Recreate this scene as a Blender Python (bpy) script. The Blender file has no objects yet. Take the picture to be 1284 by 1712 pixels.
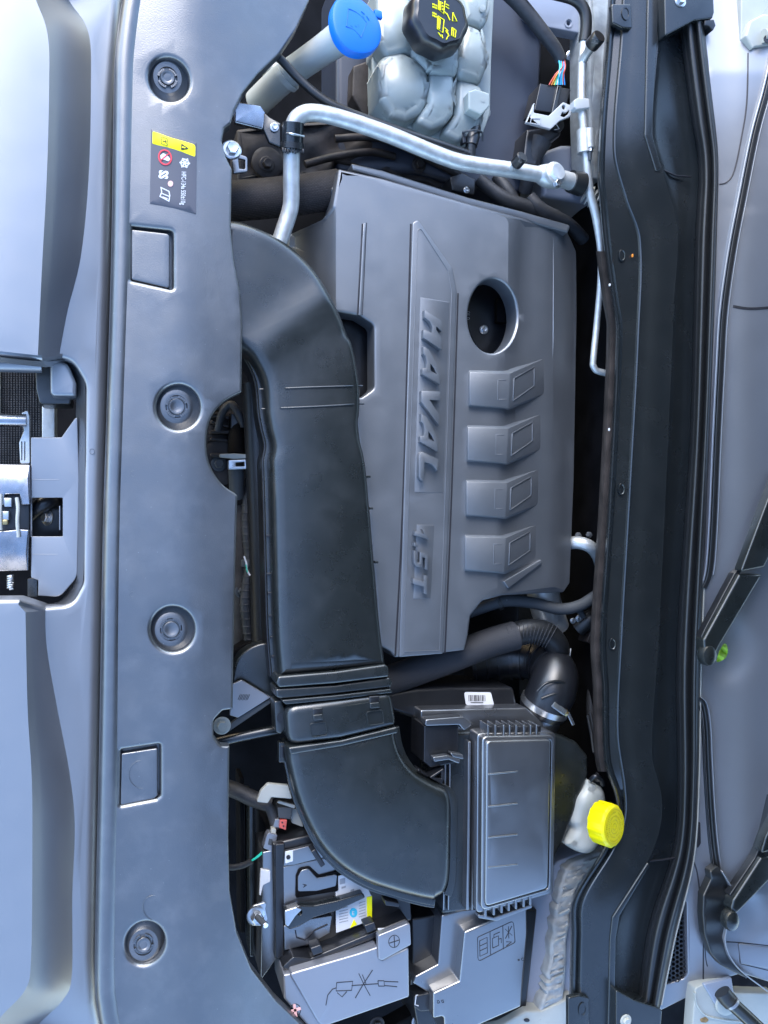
import bpy, bmesh, math, random
from mathutils import noise
from mathutils import Vector, Matrix
from mathutils.geometry import delaunay_2d_cdt
random.seed(7)
sc = bpy.context.scene
COL = sc.collection

# ---------------------------------------------------------------- camera
TILT = math.radians(16.0)
CAM = Vector((-0.35, 0.0, 1.22))
FPX = 1480.0                       # focal length in photograph pixels (1284 x 1712)
cd = bpy.data.cameras.new('camera'); cam = bpy.data.objects.new('camera', cd); COL.objects.link(cam)
cam.location = CAM; cam.rotation_euler = (0, -TILT, 0)
cd.sensor_fit = 'VERTICAL'; cd.sensor_height = 36.0; cd.lens = 36.0 * FPX / 1712.0
cd.clip_start = 0.02; cd.clip_end = 200.0
sc.camera = cam
sc.render.resolution_x = 768; sc.render.resolution_y = 1024

# ---------------------------------------------------------------- world, sun, exposure
SUN_EL, SUN_AZ = math.radians(36), math.radians(342)
w = bpy.data.worlds.new('World'); sc.world = w; w.use_nodes = True
nt = w.node_tree; nt.nodes.clear()
sky = nt.nodes.new('ShaderNodeTexSky'); sky.sky_type = 'NISHITA'; sky.sun_disc = False
sky.sun_elevation = SUN_EL; sky.sun_rotation = SUN_AZ; sky.altitude = 100
sky.air_density = 1.0; sky.dust_density = 1.0; sky.ozone_density = 2.2
bg = nt.nodes.new('ShaderNodeBackground'); bg.inputs['Strength'].default_value = 0.15
out = nt.nodes.new('ShaderNodeOutputWorld')
nt.links.new(sky.outputs[0], bg.inputs[0]); nt.links.new(bg.outputs[0], out.inputs[0])
sl = bpy.data.lights.new('sun', 'SUN'); sl.energy = 0.52; sl.angle = math.radians(34); sl.color = (1.0, 0.98, 0.96)
so = bpy.data.objects.new('sun', sl); COL.objects.link(so)
sd = Vector((math.sin(SUN_AZ) * math.cos(SUN_EL), math.cos(SUN_AZ) * math.cos(SUN_EL), math.sin(SUN_EL)))
so.rotation_euler = sd.to_track_quat('Z', 'Y').to_euler(); so.location = (-2, 0, 4)
vs = sc.view_settings
vs.view_transform = 'Standard'; vs.look = 'None'; vs.exposure = 2.3; vs.gamma = 1.0; vs.use_curve_mapping = False

# ---------------------------------------------------------------- placing helpers
XC = Vector((math.cos(TILT), 0, math.sin(TILT))); YC = Vector((0, 1, 0)); DC = Vector((math.sin(TILT), 0, -math.cos(TILT)))
def P(px, py, z):
    """world point at height z on the line of sight of photograph pixel (px, py)"""
    d = XC * ((px - 642.0) / FPX) + YC * ((856.0 - py) / FPX) + DC
    return CAM + d * ((z - CAM.z) / d.z)
K = 0.00084                        # metres per photograph pixel near the engine cover

# ---------------------------------------------------------------- materials
def mat(name, col, rough=0.45, metal=0.0, spec=0.5, bump=0.0, bscale=600.0, var=0.12, vscale=9.0, dust=0.0, coat=0.0, trans=0.0, rvar=0.03, sub=0.0, f0=None):
    m = bpy.data.materials.new(name); m.use_nodes = True
    n = m.node_tree; N = n.nodes; L = n.links; b = N['Principled BSDF']
    tc = N.new('ShaderNodeTexCoord')
    geo = N.new('ShaderNodeNewGeometry')
    n1 = N.new('ShaderNodeTexNoise'); n1.inputs['Scale'].default_value = vscale; n1.inputs['Detail'].default_value = 5
    L.new(geo.outputs['Position'], n1.inputs['Vector'])
    r1 = N.new('ShaderNodeMapRange'); r1.inputs[1].default_value = 0.3; r1.inputs[2].default_value = 0.7
    r1.inputs[3].default_value = 1 - var; r1.inputs[4].default_value = 1 + var
    L.new(n1.outputs['Fac'], r1.inputs[0])
    mul = N.new('ShaderNodeMix'); mul.data_type = 'RGBA'; mul.blend_type = 'MULTIPLY'; mul.inputs[0].default_value = 1.0
    mul.inputs[6].default_value = (*col, 1); L.new(r1.outputs[0], mul.inputs[7])
    cout = mul.outputs[2]
    if dust > 0:
        v = N.new('ShaderNodeTexVoronoi'); v.inputs['Scale'].default_value = 130; v.inputs['Randomness'].default_value = 1.0
        L.new(geo.outputs['Position'], v.inputs['Vector'])
        lt = N.new('ShaderNodeMath'); lt.operation = 'LESS_THAN'; lt.inputs[1].default_value = 0.06
        L.new(v.outputs['Distance'], lt.inputs[0])
        sep = N.new('ShaderNodeSeparateColor'); L.new(v.outputs['Color'], sep.inputs[0])
        gt = N.new('ShaderNodeMath'); gt.operation = 'GREATER_THAN'; gt.inputs[1].default_value = 0.86
        L.new(sep.outputs[0], gt.inputs[0])
        mm = N.new('ShaderNodeMath'); mm.operation = 'MULTIPLY'; L.new(lt.outputs[0], mm.inputs[0]); L.new(gt.outputs[0], mm.inputs[1])
        n3 = N.new('ShaderNodeTexNoise'); n3.inputs['Scale'].default_value = 28; n3.inputs['Detail'].default_value = 8; n3.inputs['Roughness'].default_value = 0.7
        L.new(geo.outputs['Position'], n3.inputs['Vector'])
        r3 = N.new('ShaderNodeMapRange'); r3.inputs[1].default_value = 0.48; r3.inputs[2].default_value = 0.85; r3.inputs[3].default_value = 0; r3.inputs[4].default_value = 0.34
        L.new(n3.outputs['Fac'], r3.inputs[0])
        m3 = N.new('ShaderNodeMath'); m3.operation = 'MULTIPLY'; m3.inputs[1].default_value = 1.8; L.new(mm.outputs[0], m3.inputs[0])
        ad = N.new('ShaderNodeMath'); ad.operation = 'MAXIMUM'; L.new(m3.outputs[0], ad.inputs[0]); L.new(r3.outputs[0], ad.inputs[1])
        sc_ = N.new('ShaderNodeMath'); sc_.operation = 'MULTIPLY'; sc_.inputs[1].default_value = dust; L.new(ad.outputs[0], sc_.inputs[0])
        mx = N.new('ShaderNodeMix'); mx.data_type = 'RGBA'; L.new(sc_.outputs[0], mx.inputs[0]); L.new(cout, mx.inputs[6]); mx.inputs[7].default_value = (0.34, 0.35, 0.37, 1)
        cout = mx.outputs[2]
    L.new(cout, b.inputs['Base Color'])
    n2 = N.new('ShaderNodeTexNoise'); n2.inputs['Scale'].default_value = vscale * 2.7; n2.inputs['Detail'].default_value = 6
    L.new(geo.outputs['Position'], n2.inputs['Vector'])
    r2 = N.new('ShaderNodeMapRange'); r2.inputs[1].default_value = 0.3; r2.inputs[2].default_value = 0.7
    r2.inputs[3].default_value = max(0.02, rough - rvar); r2.inputs[4].default_value = min(1, rough + rvar)
    L.new(n2.outputs['Fac'], r2.inputs[0]); L.new(r2.outputs[0], b.inputs['Roughness'])
    if f0: b.inputs['IOR'].default_value = (1 + f0 ** .5) / (1 - f0 ** .5); spec = 0.5
    b.inputs['Metallic'].default_value = metal; b.inputs['Specular IOR Level'].default_value = spec
    b.inputs['Coat Weight'].default_value = coat; b.inputs['Coat Roughness'].default_value = 0.12
    b.inputs['Transmission Weight'].default_value = trans
    if sub > 0:
        b.inputs['Subsurface Weight'].default_value = sub; b.inputs['Subsurface Radius'].default_value = (0.01, 0.01, 0.01); b.inputs['Subsurface Scale'].default_value = 1.0
    if bump > 0:
        nb = N.new('ShaderNodeTexNoise'); nb.inputs['Scale'].default_value = bscale; nb.inputs['Detail'].default_value = 3
        L.new(geo.outputs['Position'], nb.inputs['Vector'])
        bp = N.new('ShaderNodeBump'); bp.inputs['Strength'].default_value = bump; bp.inputs['Distance'].default_value = 0.0006
        L.new(nb.outputs['Fac'], bp.inputs['Height']); L.new(bp.outputs[0], b.inputs['Normal'])
    return m

def weave(name, c1, c2, scale, rough=0.7):
    m = mat(name, c1, rough, bump=0.0)
    n = m.node_tree; N = n.nodes; L = n.links; b = N['Principled BSDF']
    geo = N.new('ShaderNodeNewGeometry')
    ck = N.new('ShaderNodeTexBrick'); ck.inputs['Scale'].default_value = scale; ck.inputs['Color1'].default_value = (*c1, 1); ck.inputs['Color2'].default_value = (*[v * 0.7 for v in c1], 1); ck.inputs['Mortar'].default_value = (*c2, 1)
    ck.inputs['Mortar Size'].default_value = 0.03
    L.new(geo.outputs['Position'], ck.inputs['Vector']); L.new(ck.outputs['Color'], b.inputs['Base Color'])
    bp = N.new('ShaderNodeBump'); bp.inputs['Strength'].default_value = 0.8; bp.inputs['Distance'].default_value = 0.001
    L.new(ck.outputs['Fac'], bp.inputs['Height']); bp.invert = True; L.new(bp.outputs[0], b.inputs['Normal'])
    return m

M = {
 'panel': mat('grey_grained_plastic', (0.019, 0.022, 0.027), 0.34, bump=0.3, bscale=700, dust=0.32, var=0.14, rvar=0.05, f0=0.18),
 'fascia': mat('grey_fascia_plastic', (0.10, 0.109, 0.128), 0.38, bump=0.12, bscale=900, dust=0.08, var=0.05, f0=0.26),
 'cover': mat('engine_cover_plastic', (0.054, 0.062, 0.074), 0.42, bump=0.25, bscale=900, dust=0.14, var=0.08, rvar=0.04, f0=0.215),
 'duct': mat('black_moulded_plastic', (0.0095, 0.0125, 0.0135), 0.29, bump=0.15, bscale=900, dust=0.12, var=0.14, rvar=0.045, f0=0.08),
 'black':  mat('black_plastic', (0.008, 0.009, 0.012), 0.33, bump=0.1, dust=0.08, var=0.2, f0=0.06),
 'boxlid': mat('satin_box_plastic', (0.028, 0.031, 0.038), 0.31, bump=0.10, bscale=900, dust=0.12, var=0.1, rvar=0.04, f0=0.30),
 'deep':   mat('deep_shade_black', (0.004, 0.004, 0.005), 0.7, var=0.5, vscale=25, f0=0.008),  # near-black base: the shade of the bay's depths put into the colour
 'soil': mat('oily_cast_iron', (0.030, 0.024, 0.022), 0.55, bump=0.5, bscale=150, var=0.6, vscale=40, f0=0.035),
 'rubber': mat('black_rubber', (0.0075, 0.009, 0.011), 0.42, bump=0.15, var=0.15, dust=0.04, f0=0.06),
 'cowl': mat('cowl_black_paint', (0.0085, 0.0115, 0.014), 0.26, bump=0.05, var=0.1, dust=0.05, f0=0.075),
 'cowlg': mat('cowl_grey_plastic', (0.11, 0.118, 0.142), 0.36, bump=0.15, bscale=900, dust=0.12, var=0.06, f0=0.24),
 'alu': mat('bare_aluminium', (0.56, 0.58, 0.58), 0.45, metal=0.6, bump=0.3, bscale=180, var=0.16, vscale=60, rvar=0.12),
 'steel':  mat('zinc_steel', (0.62, 0.63, 0.64), 0.3, metal=0.95, bump=0.1, var=0.1, vscale=40),
 'chrome': mat('plated_steel', (0.36, 0.37, 0.40), 0.26, metal=1.0, var=0.25, vscale=40, rvar=0.08),
 'brass':  mat('yellow_zinc', (0.42, 0.33, 0.16), 0.35, metal=0.9),
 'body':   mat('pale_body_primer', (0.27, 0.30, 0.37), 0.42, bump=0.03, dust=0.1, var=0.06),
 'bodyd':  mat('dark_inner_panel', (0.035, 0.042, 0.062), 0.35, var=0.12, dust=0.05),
 'seal':   mat('grey_seam_sealer', (0.30, 0.32, 0.33), 0.6, bump=0.9, bscale=120, var=0.2, vscale=60),
 'cream':  mat('cream_primer', (0.38, 0.39, 0.36), 0.45, bump=0.1, var=0.08, vscale=20, dust=0.1),
 'white':  mat('white_polyethylene', (0.43, 0.45, 0.43), 0.4, sub=0.5, var=0.05, bump=0.08, bscale=200),
 'whitec': mat('white_clip_plastic', (0.45, 0.47, 0.48), 0.4, var=0.05),
 'tank': mat('translucent_tank', (0.31, 0.345, 0.33), 0.30, sub=0.7, var=0.10, vscale=14, bump=0.04, bscale=200, f0=0.05),
 'blue':   mat('blue_cap_plastic', (0.0, 0.14, 0.60), 0.42, bump=0.15, var=0.05, spec=0.4),
 'blued':  mat('blue_cap_moulding', (0.0, 0.12, 0.55), 0.45, var=0.05),
 'yellow': mat('yellow_cap_plastic', (0.66, 0.58, 0.0), 0.38, var=0.04, spec=0.4),
 'yelld':  mat('yellow_cap_moulding', (0.44, 0.37, 0.0), 0.45, var=0.04),
 'ylabel': mat('yellow_print', (0.9, 0.85, 0.0), 0.5, var=0.03),
 'wprint': mat('white_print', (0.60, 0.61, 0.63), 0.5, var=0.03),
 'bprint': mat('black_print', (0.015, 0.015, 0.02), 0.5, var=0.05),
 'rprint': mat('red_print', (0.62, 0.035, 0.06), 0.5, var=0.05),
 'pprint': mat('pink_print', (0.75, 0.42, 0.4), 0.5, var=0.05),
 'cprint': mat('cyan_print', (0.03, 0.45, 0.62), 0.5, var=0.05),
 'gprint': mat('grey_print', (0.30, 0.31, 0.33), 0.5, var=0.05),
 'sticker':mat('dark_sticker', (0.065, 0.067, 0.085), 0.4, var=0.06, spec=0.6),
 'wrap':   mat('cloth_hose_wrap', (0.028, 0.03, 0.036), 0.75, bump=0.8, bscale=700, var=0.15),
 'weave':  weave('woven_brown_sleeve', (0.045, 0.038, 0.038), (0.008, 0.007, 0.007), 110),
 'hose':   mat('grey_rubber_hose', (0.055, 0.062, 0.07), 0.55, bump=0.3, bscale=400, var=0.12),
 'tape':   mat('harness_tape', (0.03, 0.032, 0.037), 0.55, bump=0.8, bscale=170, var=0.3, vscale=50),
 'red':    mat('red_connector', (0.62, 0.12, 0.10), 0.45),
 'cond':   mat('condenser_fins', (0.05, 0.05, 0.052), 0.5, metal=0.3, var=0.3, vscale=60),
 'leaf':   mat('fresh_leaf', (0.22, 0.42, 0.02), 0.5, var=0.25, vscale=120, bump=0.4, bscale=200),
 'stain':  mat('brown_rust_stain', (0.26, 0.15, 0.05), 0.7, var=0.3, vscale=200),
}
def wire(c): return mat('wire_insulation', c, 0.4, var=0.05)
for k_, c_ in dict(w_blue=(0.03, 0.28, 0.7), w_cyan=(0.05, 0.5, 0.62), w_or=(0.75, 0.24, 0.03), w_red=(0.5, 0.06, 0.04), w_yel=(0.75, 0.6, 0.1), w_wh=(0.7, 0.7, 0.72), w_gr=(0.02, 0.55, 0.38)).items(): M[k_] = wire(c_)

# ---------------------------------------------------------------- object helpers
ORG = {}
def obj(name, verts, faces, m, parent=None, smooth=30, kind=None):
    """links ONE mesh object; verts in world space"""
    vs_ = [Vector(v) for v in verts]
    if parent is None:
        lo = Vector((min(v.x for v in vs_), min(v.y for v in vs_), min(v.z for v in vs_))); hi = Vector((max(v.x for v in vs_), max(v.y for v in vs_), 0))
        org = Vector(((lo.x + hi.x) / 2, (lo.y + hi.y) / 2, lo.z))
    else: org = ORG[parent.name]
    me = bpy.data.meshes.new(name)
    me.from_pydata([tuple(v - org) for v in vs_], [], faces)
    bm = bmesh.new(); bm.from_mesh(me); bmesh.ops.remove_doubles(bm, verts=bm.verts, dist=1e-6); bmesh.ops.recalc_face_normals(bm, faces=bm.faces); bm.to_mesh(me); bm.free()
    me.materials.append(m)
    if smooth:
        me.polygons.foreach_set('use_smooth', [True] * len(me.polygons))
        me.set_sharp_from_angle(angle=math.radians(smooth))
    o = bpy.data.objects.new(name, me); COL.objects.link(o)
    if parent is None: o.location = org
    else: o.parent = parent
    ORG[o.name] = org
    if kind: o['kind'] = kind
    return o
def tag(o, label, cat, group=None):
    o['label'] = label; o['category'] = cat
    if group: o['group'] = group
    return o
def thing(name, label, cat, at, group=None):
    o = bpy.data.objects.new(name, None); COL.objects.link(o); o.location = at; o.empty_display_size = 0.02
    ORG[o.name] = Vector(at)
    return tag(o, label, cat, group)
def struct(o): o['kind'] = 'structure'; return o

class MB:
    """collects several shapes for one mesh"""
    def __init__(s): s.v = []; s.f = []
    def add(s, v, f):
        k = len(s.v); s.v += [Vector(q) for q in v]; s.f += [tuple(i + k for i in q) for q in f]; return s
    def build(s, name, m, parent=None, smooth=30, kind=None): return obj(name, s.v, s.f, m, parent, smooth, kind)

# ---- curves in pixel space
def cr(pts, n=6, closed=False):
    pts = [tuple(p) for p in pts]; N = len(pts); o = []
    rng = range(N if closed else N - 1)
    for i in rng:
        g = lambda k: pts[k % N] if closed else pts[max(0, min(N - 1, k))]
        p0, p1, p2, p3 = g(i - 1), g(i), g(i + 1), g(i + 2)
        for j in range(n):
            t = j / n
            o.append(tuple(0.5 * ((2 * b) + (-a + c) * t + (2 * a - 5 * b + 4 * c - d) * t * t + (-a + 3 * b - 3 * c + d) * t ** 3) for a, b, c, d in zip(p0, p1, p2, p3)))
    if not closed: o.append(pts[-1])
    return o
def rd(pts, r=6, seg=5):
    """fillet the corners of a closed polygon; a point may carry its own radius"""
    N = len(pts); o = []
    for i in range(N):
        p = pts[i]; rr = p[2] if len(p) > 2 else r
        a = Vector(pts[i - 1][:2]); b = Vector(p[:2]); c = Vector(pts[(i + 1) % N][:2])
        u = (a - b); v = (c - b); lu, lv = u.length, v.length
        if rr <= 0.01 or lu < 1e-6 or lv < 1e-6: o.append((b.x, b.y)); continue
        u /= lu; v /= lv
        ang = u.angle(v, math.pi)
        if ang > 3.05: o.append((b.x, b.y)); continue
        t = min(rr / math.tan(ang / 2), lu * 0.48, lv * 0.48)
        p1 = b + u * t; p2 = b + v * t
        for j in range(seg + 1):
            s = j / seg; q = p1 * (1 - s) ** 2 + b * 2 * s * (1 - s) + p2 * s * s
            o.append((q.x, q.y))
    return o
def ell(cx, cy, rx, ry=None, n=28, rot=0.0):
    ry = rx if ry is None else ry; c, s = math.cos(rot), math.sin(rot)
    return [(cx + rx * math.cos(a) * c - ry * math.sin(a) * s, cy + rx * math.cos(a) * s + ry * math.sin(a) * c) for a in [2 * math.pi * i / n for i in range(n)]]
def rect(x0, y0, x1, y1): return [(x0, y0), (x1, y0), (x1, y1), (x0, y1)]
def area(p): return 0.5 * sum(p[i - 1][0] * p[i][1] - p[i][0] * p[i - 1][1] for i in range(len(p)))
def inside(x, y, poly):
    c = False; j = len(poly) - 1
    for i in range(len(poly)):
        xi, yi = poly[i]; xj, yj = poly[j]
        if (yi > y) != (yj > y) and x < (xj - xi) * (y - yi) / (yj - yi) + xi: c = not c
        j = i
    return c
def normals(p, sgn):
    """outward 2-D normals of a closed loop"""
    N = len(p); o = []
    for i in range(N):
        a = Vector(p[i - 1][:2]); b = Vector(p[i][:2]); c = Vector(p[(i + 1) % N][:2])
        e1 = b - a; e2 = c - b
        if e1.length < 1e-9: e1 = e2
        if e2.length < 1e-9: e2 = e1
        n1 = Vector((e1.y, -e1.x)).normalized(); n2 = Vector((e2.y, -e2.x)).normalized()
        nn = n1 + n2
        nn = n1 if nn.length < 1e-6 else nn.normalized()
        k = max(0.5, nn.dot(n1))
        o.append(nn * (sgn / k))
    return o
def dedupe(p, d=0.25):
    o = []
    for q in p:
        if not o or (abs(q[0] - o[-1][0]) + abs(q[1] - o[-1][1])) > d: o.append((q[0], q[1]))
    if abs(o[0][0] - o[-1][0]) + abs(o[0][1] - o[-1][1]) <= d: o.pop()
    return o
def slab_geo(outline, z, r=0.003, depth=0.02, holes=(), creases=(), seg=4, grid=None, hr=None, hdepth=None, bottom=False):
    """a moulded plate: top surface at z (number or function of pixel), rounded edges of radius r, straight walls of the given depth"""
    zf = z if callable(z) else (lambda a, b: z)
    rf = r if callable(r) else (lambda a, b: r)
    loops = [dedupe(outline)] + [dedupe(h) for h in holes]
    ins = []
    for li, lp in enumerate(loops):
        s = 1 if area(lp) > 0 else -1
        nrm = normals(lp, s if li == 0 else -s)
        q = []; rads = []
        for p, n_ in zip(lp, nrm):
            rr = rf(*p) if li == 0 else (hr if hr is not None else min(rf(*p), 0.004))
            rads.append(rr); q.append((p[0] - n_.x * rr / K, p[1] - n_.y * rr / K))
        ins.append((q, nrm, rads))
    verts = []; edges = []; where = []
    for q, _, _ in ins:
        k = len(verts); where.append((k, len(q)))
        verts += [Vector(p) for p in q]; edges += [(k + i, k + (i + 1) % len(q)) for i in range(len(q))]
    for c in creases:
        k = len(verts); verts += [Vector(p) for p in c]; edges += [(k + i, k + i + 1) for i in range(len(c) - 1)]
    O = ins[0][0]; H = [q for q, _, _ in ins[1:]]
    if grid:
        xs = [p[0] for p in O]; ys = [p[1] for p in O]
        x = min(xs) + grid * 0.5; row = 0
        while x < max(xs):
            y = min(ys) + grid * (0.5 if row % 2 else 0.9)
            while y < max(ys):
                if inside(x, y, O) and not any(inside(x, y, h) for h in H): verts.append(Vector((x, y)))
                y += grid
            x += grid; row += 1
    vo, eo, fo, ovv, oe, of = delaunay_2d_cdt(verts, edges, [], 0, 1e-4)
    mp = {}
    for i, l in enumerate(ovv):
        for j in l: mp[j] = i
    V = [P(v.x, v.y, zf(v.x, v.y)) for v in vo]
    F = []
    for f in fo:
        cx = sum(vo[i].x for i in f) / len(f); cy = sum(vo[i].y for i in f) / len(f)
        if inside(cx, cy, O) and not any(inside(cx, cy, h) for h in H): F.append(tuple(f))
    for li, (q, nrm, rads) in enumerate(ins):
        k, n_ = where[li]
        prev = [mp[k + i] for i in range(n_)]
        base = [V[i].copy() for i in prev]
        dd = depth if li == 0 else (hdepth if hdepth is not None else depth)
        rings = []
        for s in range(1, seg + 1):
            a = math.pi / 2 * s / seg; rings.append((math.sin(a), 1 - math.cos(a), 0.0))
        rings.append((1.0, 1.0, dd))
        for (fs, fz, ex) in rings:
            cur = []
            for i in range(n_):
                w_ = Vector((nrm[i].x, -nrm[i].y, 0))
                V.append(base[i] + w_ * (rads[i] * fs) + Vector((0, 0, -rads[i] * fz - ex))); cur.append(len(V) - 1)
            for i in range(n_):
                j = (i + 1) % n_; F.append((prev[i], prev[j], cur[j], cur[i]))
            prev = cur
        if bottom and li == 0: F.append(tuple(prev))
    return V, F
def slab(name, outline, z, m, parent=None, smooth=35, kind=None, **k):
    V, F = slab_geo(outline, z, **k); return obj(name, V, F, m, parent, smooth, kind)

# ---- solids
def tube_geo(pts, r, n=14, sub=6, caps=True, smooth=True):
    """pts world points; r number or list per control point"""
    rl = r if isinstance(r, (list, tuple)) else [r] * len(pts)
    c = [(p[0], p[1], p[2], q) for p, q in zip(pts, rl)]
    c = cr(c, sub) if smooth and len(c) > 2 else c
    pp = [Vector(q[:3]) for q in c]; V = []; F = []
    t0 = (pp[1] - pp[0]).normalized(); up = Vector((0, 0, 1)) if abs(t0.z) < 0.9 else Vector((1, 0, 0))
    u = t0.cross(up).normalized()
    for i, p in enumerate(pp):
        t = (pp[min(i + 1, len(pp) - 1)] - pp[max(i - 1, 0)]).normalized()
        u = (u - t * u.dot(t)).normalized(); v = t.cross(u)
        for j in range(n):
            a = 2 * math.pi * j / n; V.append(p + (u * math.cos(a) + v * math.sin(a)) * c[i][3])
    for i in range(len(pp) - 1):
        for j in range(n):
            k = (j + 1) % n; F.append((i * n + j, i * n + k, (i + 1) * n + k, (i + 1) * n + j))
    if caps:
        F.append(tuple(range(n))[::-1]); F.append(tuple((len(pp) - 1) * n + j for j in range(n)))
    return V, F
def tube(name, pts, r, m, parent=None, px=True, smooth=40, **k):
    w_ = [P(*p) for p in pts] if px else pts
    V, F = tube_geo(w_, r, **k); return obj(name, V, F, m, parent, smooth)
def basis(ax):
    ax = Vector(ax).normalized(); up = Vector((0, 1, 0)) if abs(ax.y) < 0.9 else Vector((1, 0, 0))
    u = up.cross(ax).normalized(); return u, ax.cross(u), ax
def lathe_geo(prof, at, ax=(0, 0, 1), n=32, sx=1.0, sy=1.0, wob=None):
    u, v, a = basis(ax); V = []; F = []; at = Vector(at)
    for (r, h) in prof:
        for j in range(n):
            t = 2 * math.pi * j / n; rr = r * (wob(t, h) if wob else 1.0)
            V.append(at + u * (rr * math.cos(t) * sx) + v * (rr * math.sin(t) * sy) + a * h)
    for i in range(len(prof) - 1):
        for j in range(n):
            k = (j + 1) % n; F.append((i * n + j, i * n + k, (i + 1) * n + k, (i + 1) * n + j))
    if prof[0][0] > 1e-6: F.append(tuple(range(n))[::-1])
    if prof[-1][0] > 1e-6: F.append(tuple((len(prof) - 1) * n + j for j in range(n)))
    return V, F
def lathe(name, prof, at, m, parent=None, ax=(0, 0, 1), n=32, smooth=30, **k):
    V, F = lathe_geo(prof, at, ax, n, **k); return obj(name, V, F, m, parent, smooth)
def box_geo(c, ex, ey, ez, b=0.0):
    """box from centre and three half-axis vectors, with chamfered edges"""
    c = Vector(c); ex, ey, ez = Vector(ex), Vector(ey), Vector(ez)
    bm = bmesh.new(); vv = {}
    for i in (-1, 1):
        for j in (-1, 1):
            for k in (-1, 1): vv[i, j, k] = bm.verts.new(c + ex * i + ey * j + ez * k)
    for q in (((-1, -1, -1), (-1, 1, -1), (1, 1, -1), (1, -1, -1)), ((-1, -1, 1), (1, -1, 1), (1, 1, 1), (-1, 1, 1)), ((-1, -1, -1), (1, -1, -1), (1, -1, 1), (-1, -1, 1)),
              ((-1, 1, -1), (-1, 1, 1), (1, 1, 1), (1, 1, -1)), ((-1, -1, -1), (-1, -1, 1), (-1, 1, 1), (-1, 1, -1)), ((1, -1, -1), (1, 1, -1), (1, 1, 1), (1, -1, 1))):
        bm.faces.new([vv[t] for t in q])
    if b > 0: bmesh.ops.bevel(bm, geom=bm.edges[:], offset=b, segments=2, affect='EDGES', profile=0.5)
    bm.verts.index_update(); V = [v.co.copy() for v in bm.verts]; F = [tuple(v.index for v in f.verts) for f in bm.faces]; bm.free()
    return V, F
def box(name, c, ex, ey, ez, m, parent=None, b=0.0015, smooth=35): V, F = box_geo(c, ex, ey, ez, b); return obj(name, V, F, m, parent, smooth)
def pbox(name, x0, y0, x1, y1, z, h, m, parent=None, r=3, rot=0, b=0.0015, **k):
    """upright moulded block: pixel rectangle at its top z, height h"""
    return slab(name, rd(turn(rect(x0, y0, x1, y1), rot), r), z, m, parent, r=b, depth=h, **k)
def turn(pts, deg, c=None):
    if not deg: return list(pts)
    cx = sum(p[0] for p in pts) / len(pts) if c is None else c[0]; cy = sum(p[1] for p in pts) / len(pts) if c is None else c[1]
    a = math.radians(deg); s, q = math.sin(a), math.cos(a)
    return [(cx + (p[0] - cx) * q - (p[1] - cy) * s, cy + (p[0] - cx) * s + (p[1] - cy) * q) for p in pts]
def bolt(name, at, ax, size, m, parent, flange=1.0, socket=False):
    """flanged hexagon bolt head"""
    mb = MB(); u, v, a = basis(ax); at = Vector(at)
    mb.add(*lathe_geo([(size * flange, 0), (size * flange, size * 0.12), (size * 0.86 * flange, size * 0.2)], at, ax, 28))
    mb.add(*lathe_geo([(size * 0.62, size * 0.15), (size * 0.62, size * 0.62), (size * 0.54, size * 0.7), (size * 0.3, size * 0.66), (0, size * 0.62)], at, ax, 6))
    return mb.build(name, m, parent, 25)
def flat(name, polys, z, m, parent, t=0.0006, kind=None):
    """thin printed or moulded marks: closed pixel polygons at height z"""
    mb = MB()
    for p in polys: mb.add(*slab_geo(p, z, r=0.0001, depth=t, seg=1))
    return mb.build(name, m, parent, 30, kind)
def stroke(a, b, wpx):
    a, b = Vector(a), Vector(b); d = (b - a).normalized(); n_ = Vector((-d.y, d.x)) * wpx / 2
    return [tuple(a + n_), tuple(b + n_), tuple(b - n_), tuple(a - n_)]
def line(pts, wpx):
    """closed outline of an open polyline of the given width"""
    l, r_ = [], []
    for i, p in enumerate(pts):
        a = Vector(pts[max(0, i - 1)]); c = Vector(pts[min(len(pts) - 1, i + 1)]); d = (c - a).normalized(); n_ = Vector((-d.y, d.x)) * wpx / 2
        l.append(tuple(Vector(p) + n_)); r_.append(tuple(Vector(p) - n_))
    return l + r_[::-1]
def ring(poly, wpx):
    s = 1 if area(poly) > 0 else -1; n_ = normals(dedupe(poly), s); q = [(p[0] - a.x * wpx, p[1] - a.y * wpx) for p, a in zip(dedupe(poly), n_)]
    return poly, q
def ringmark(name, poly, wpx, z, m, parent, t=0.0006):
    a, b = ring(poly, wpx); return slab(name, a, z, m, parent, holes=[b], r=0.0001, depth=t, seg=1, hr=0.0001)
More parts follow.
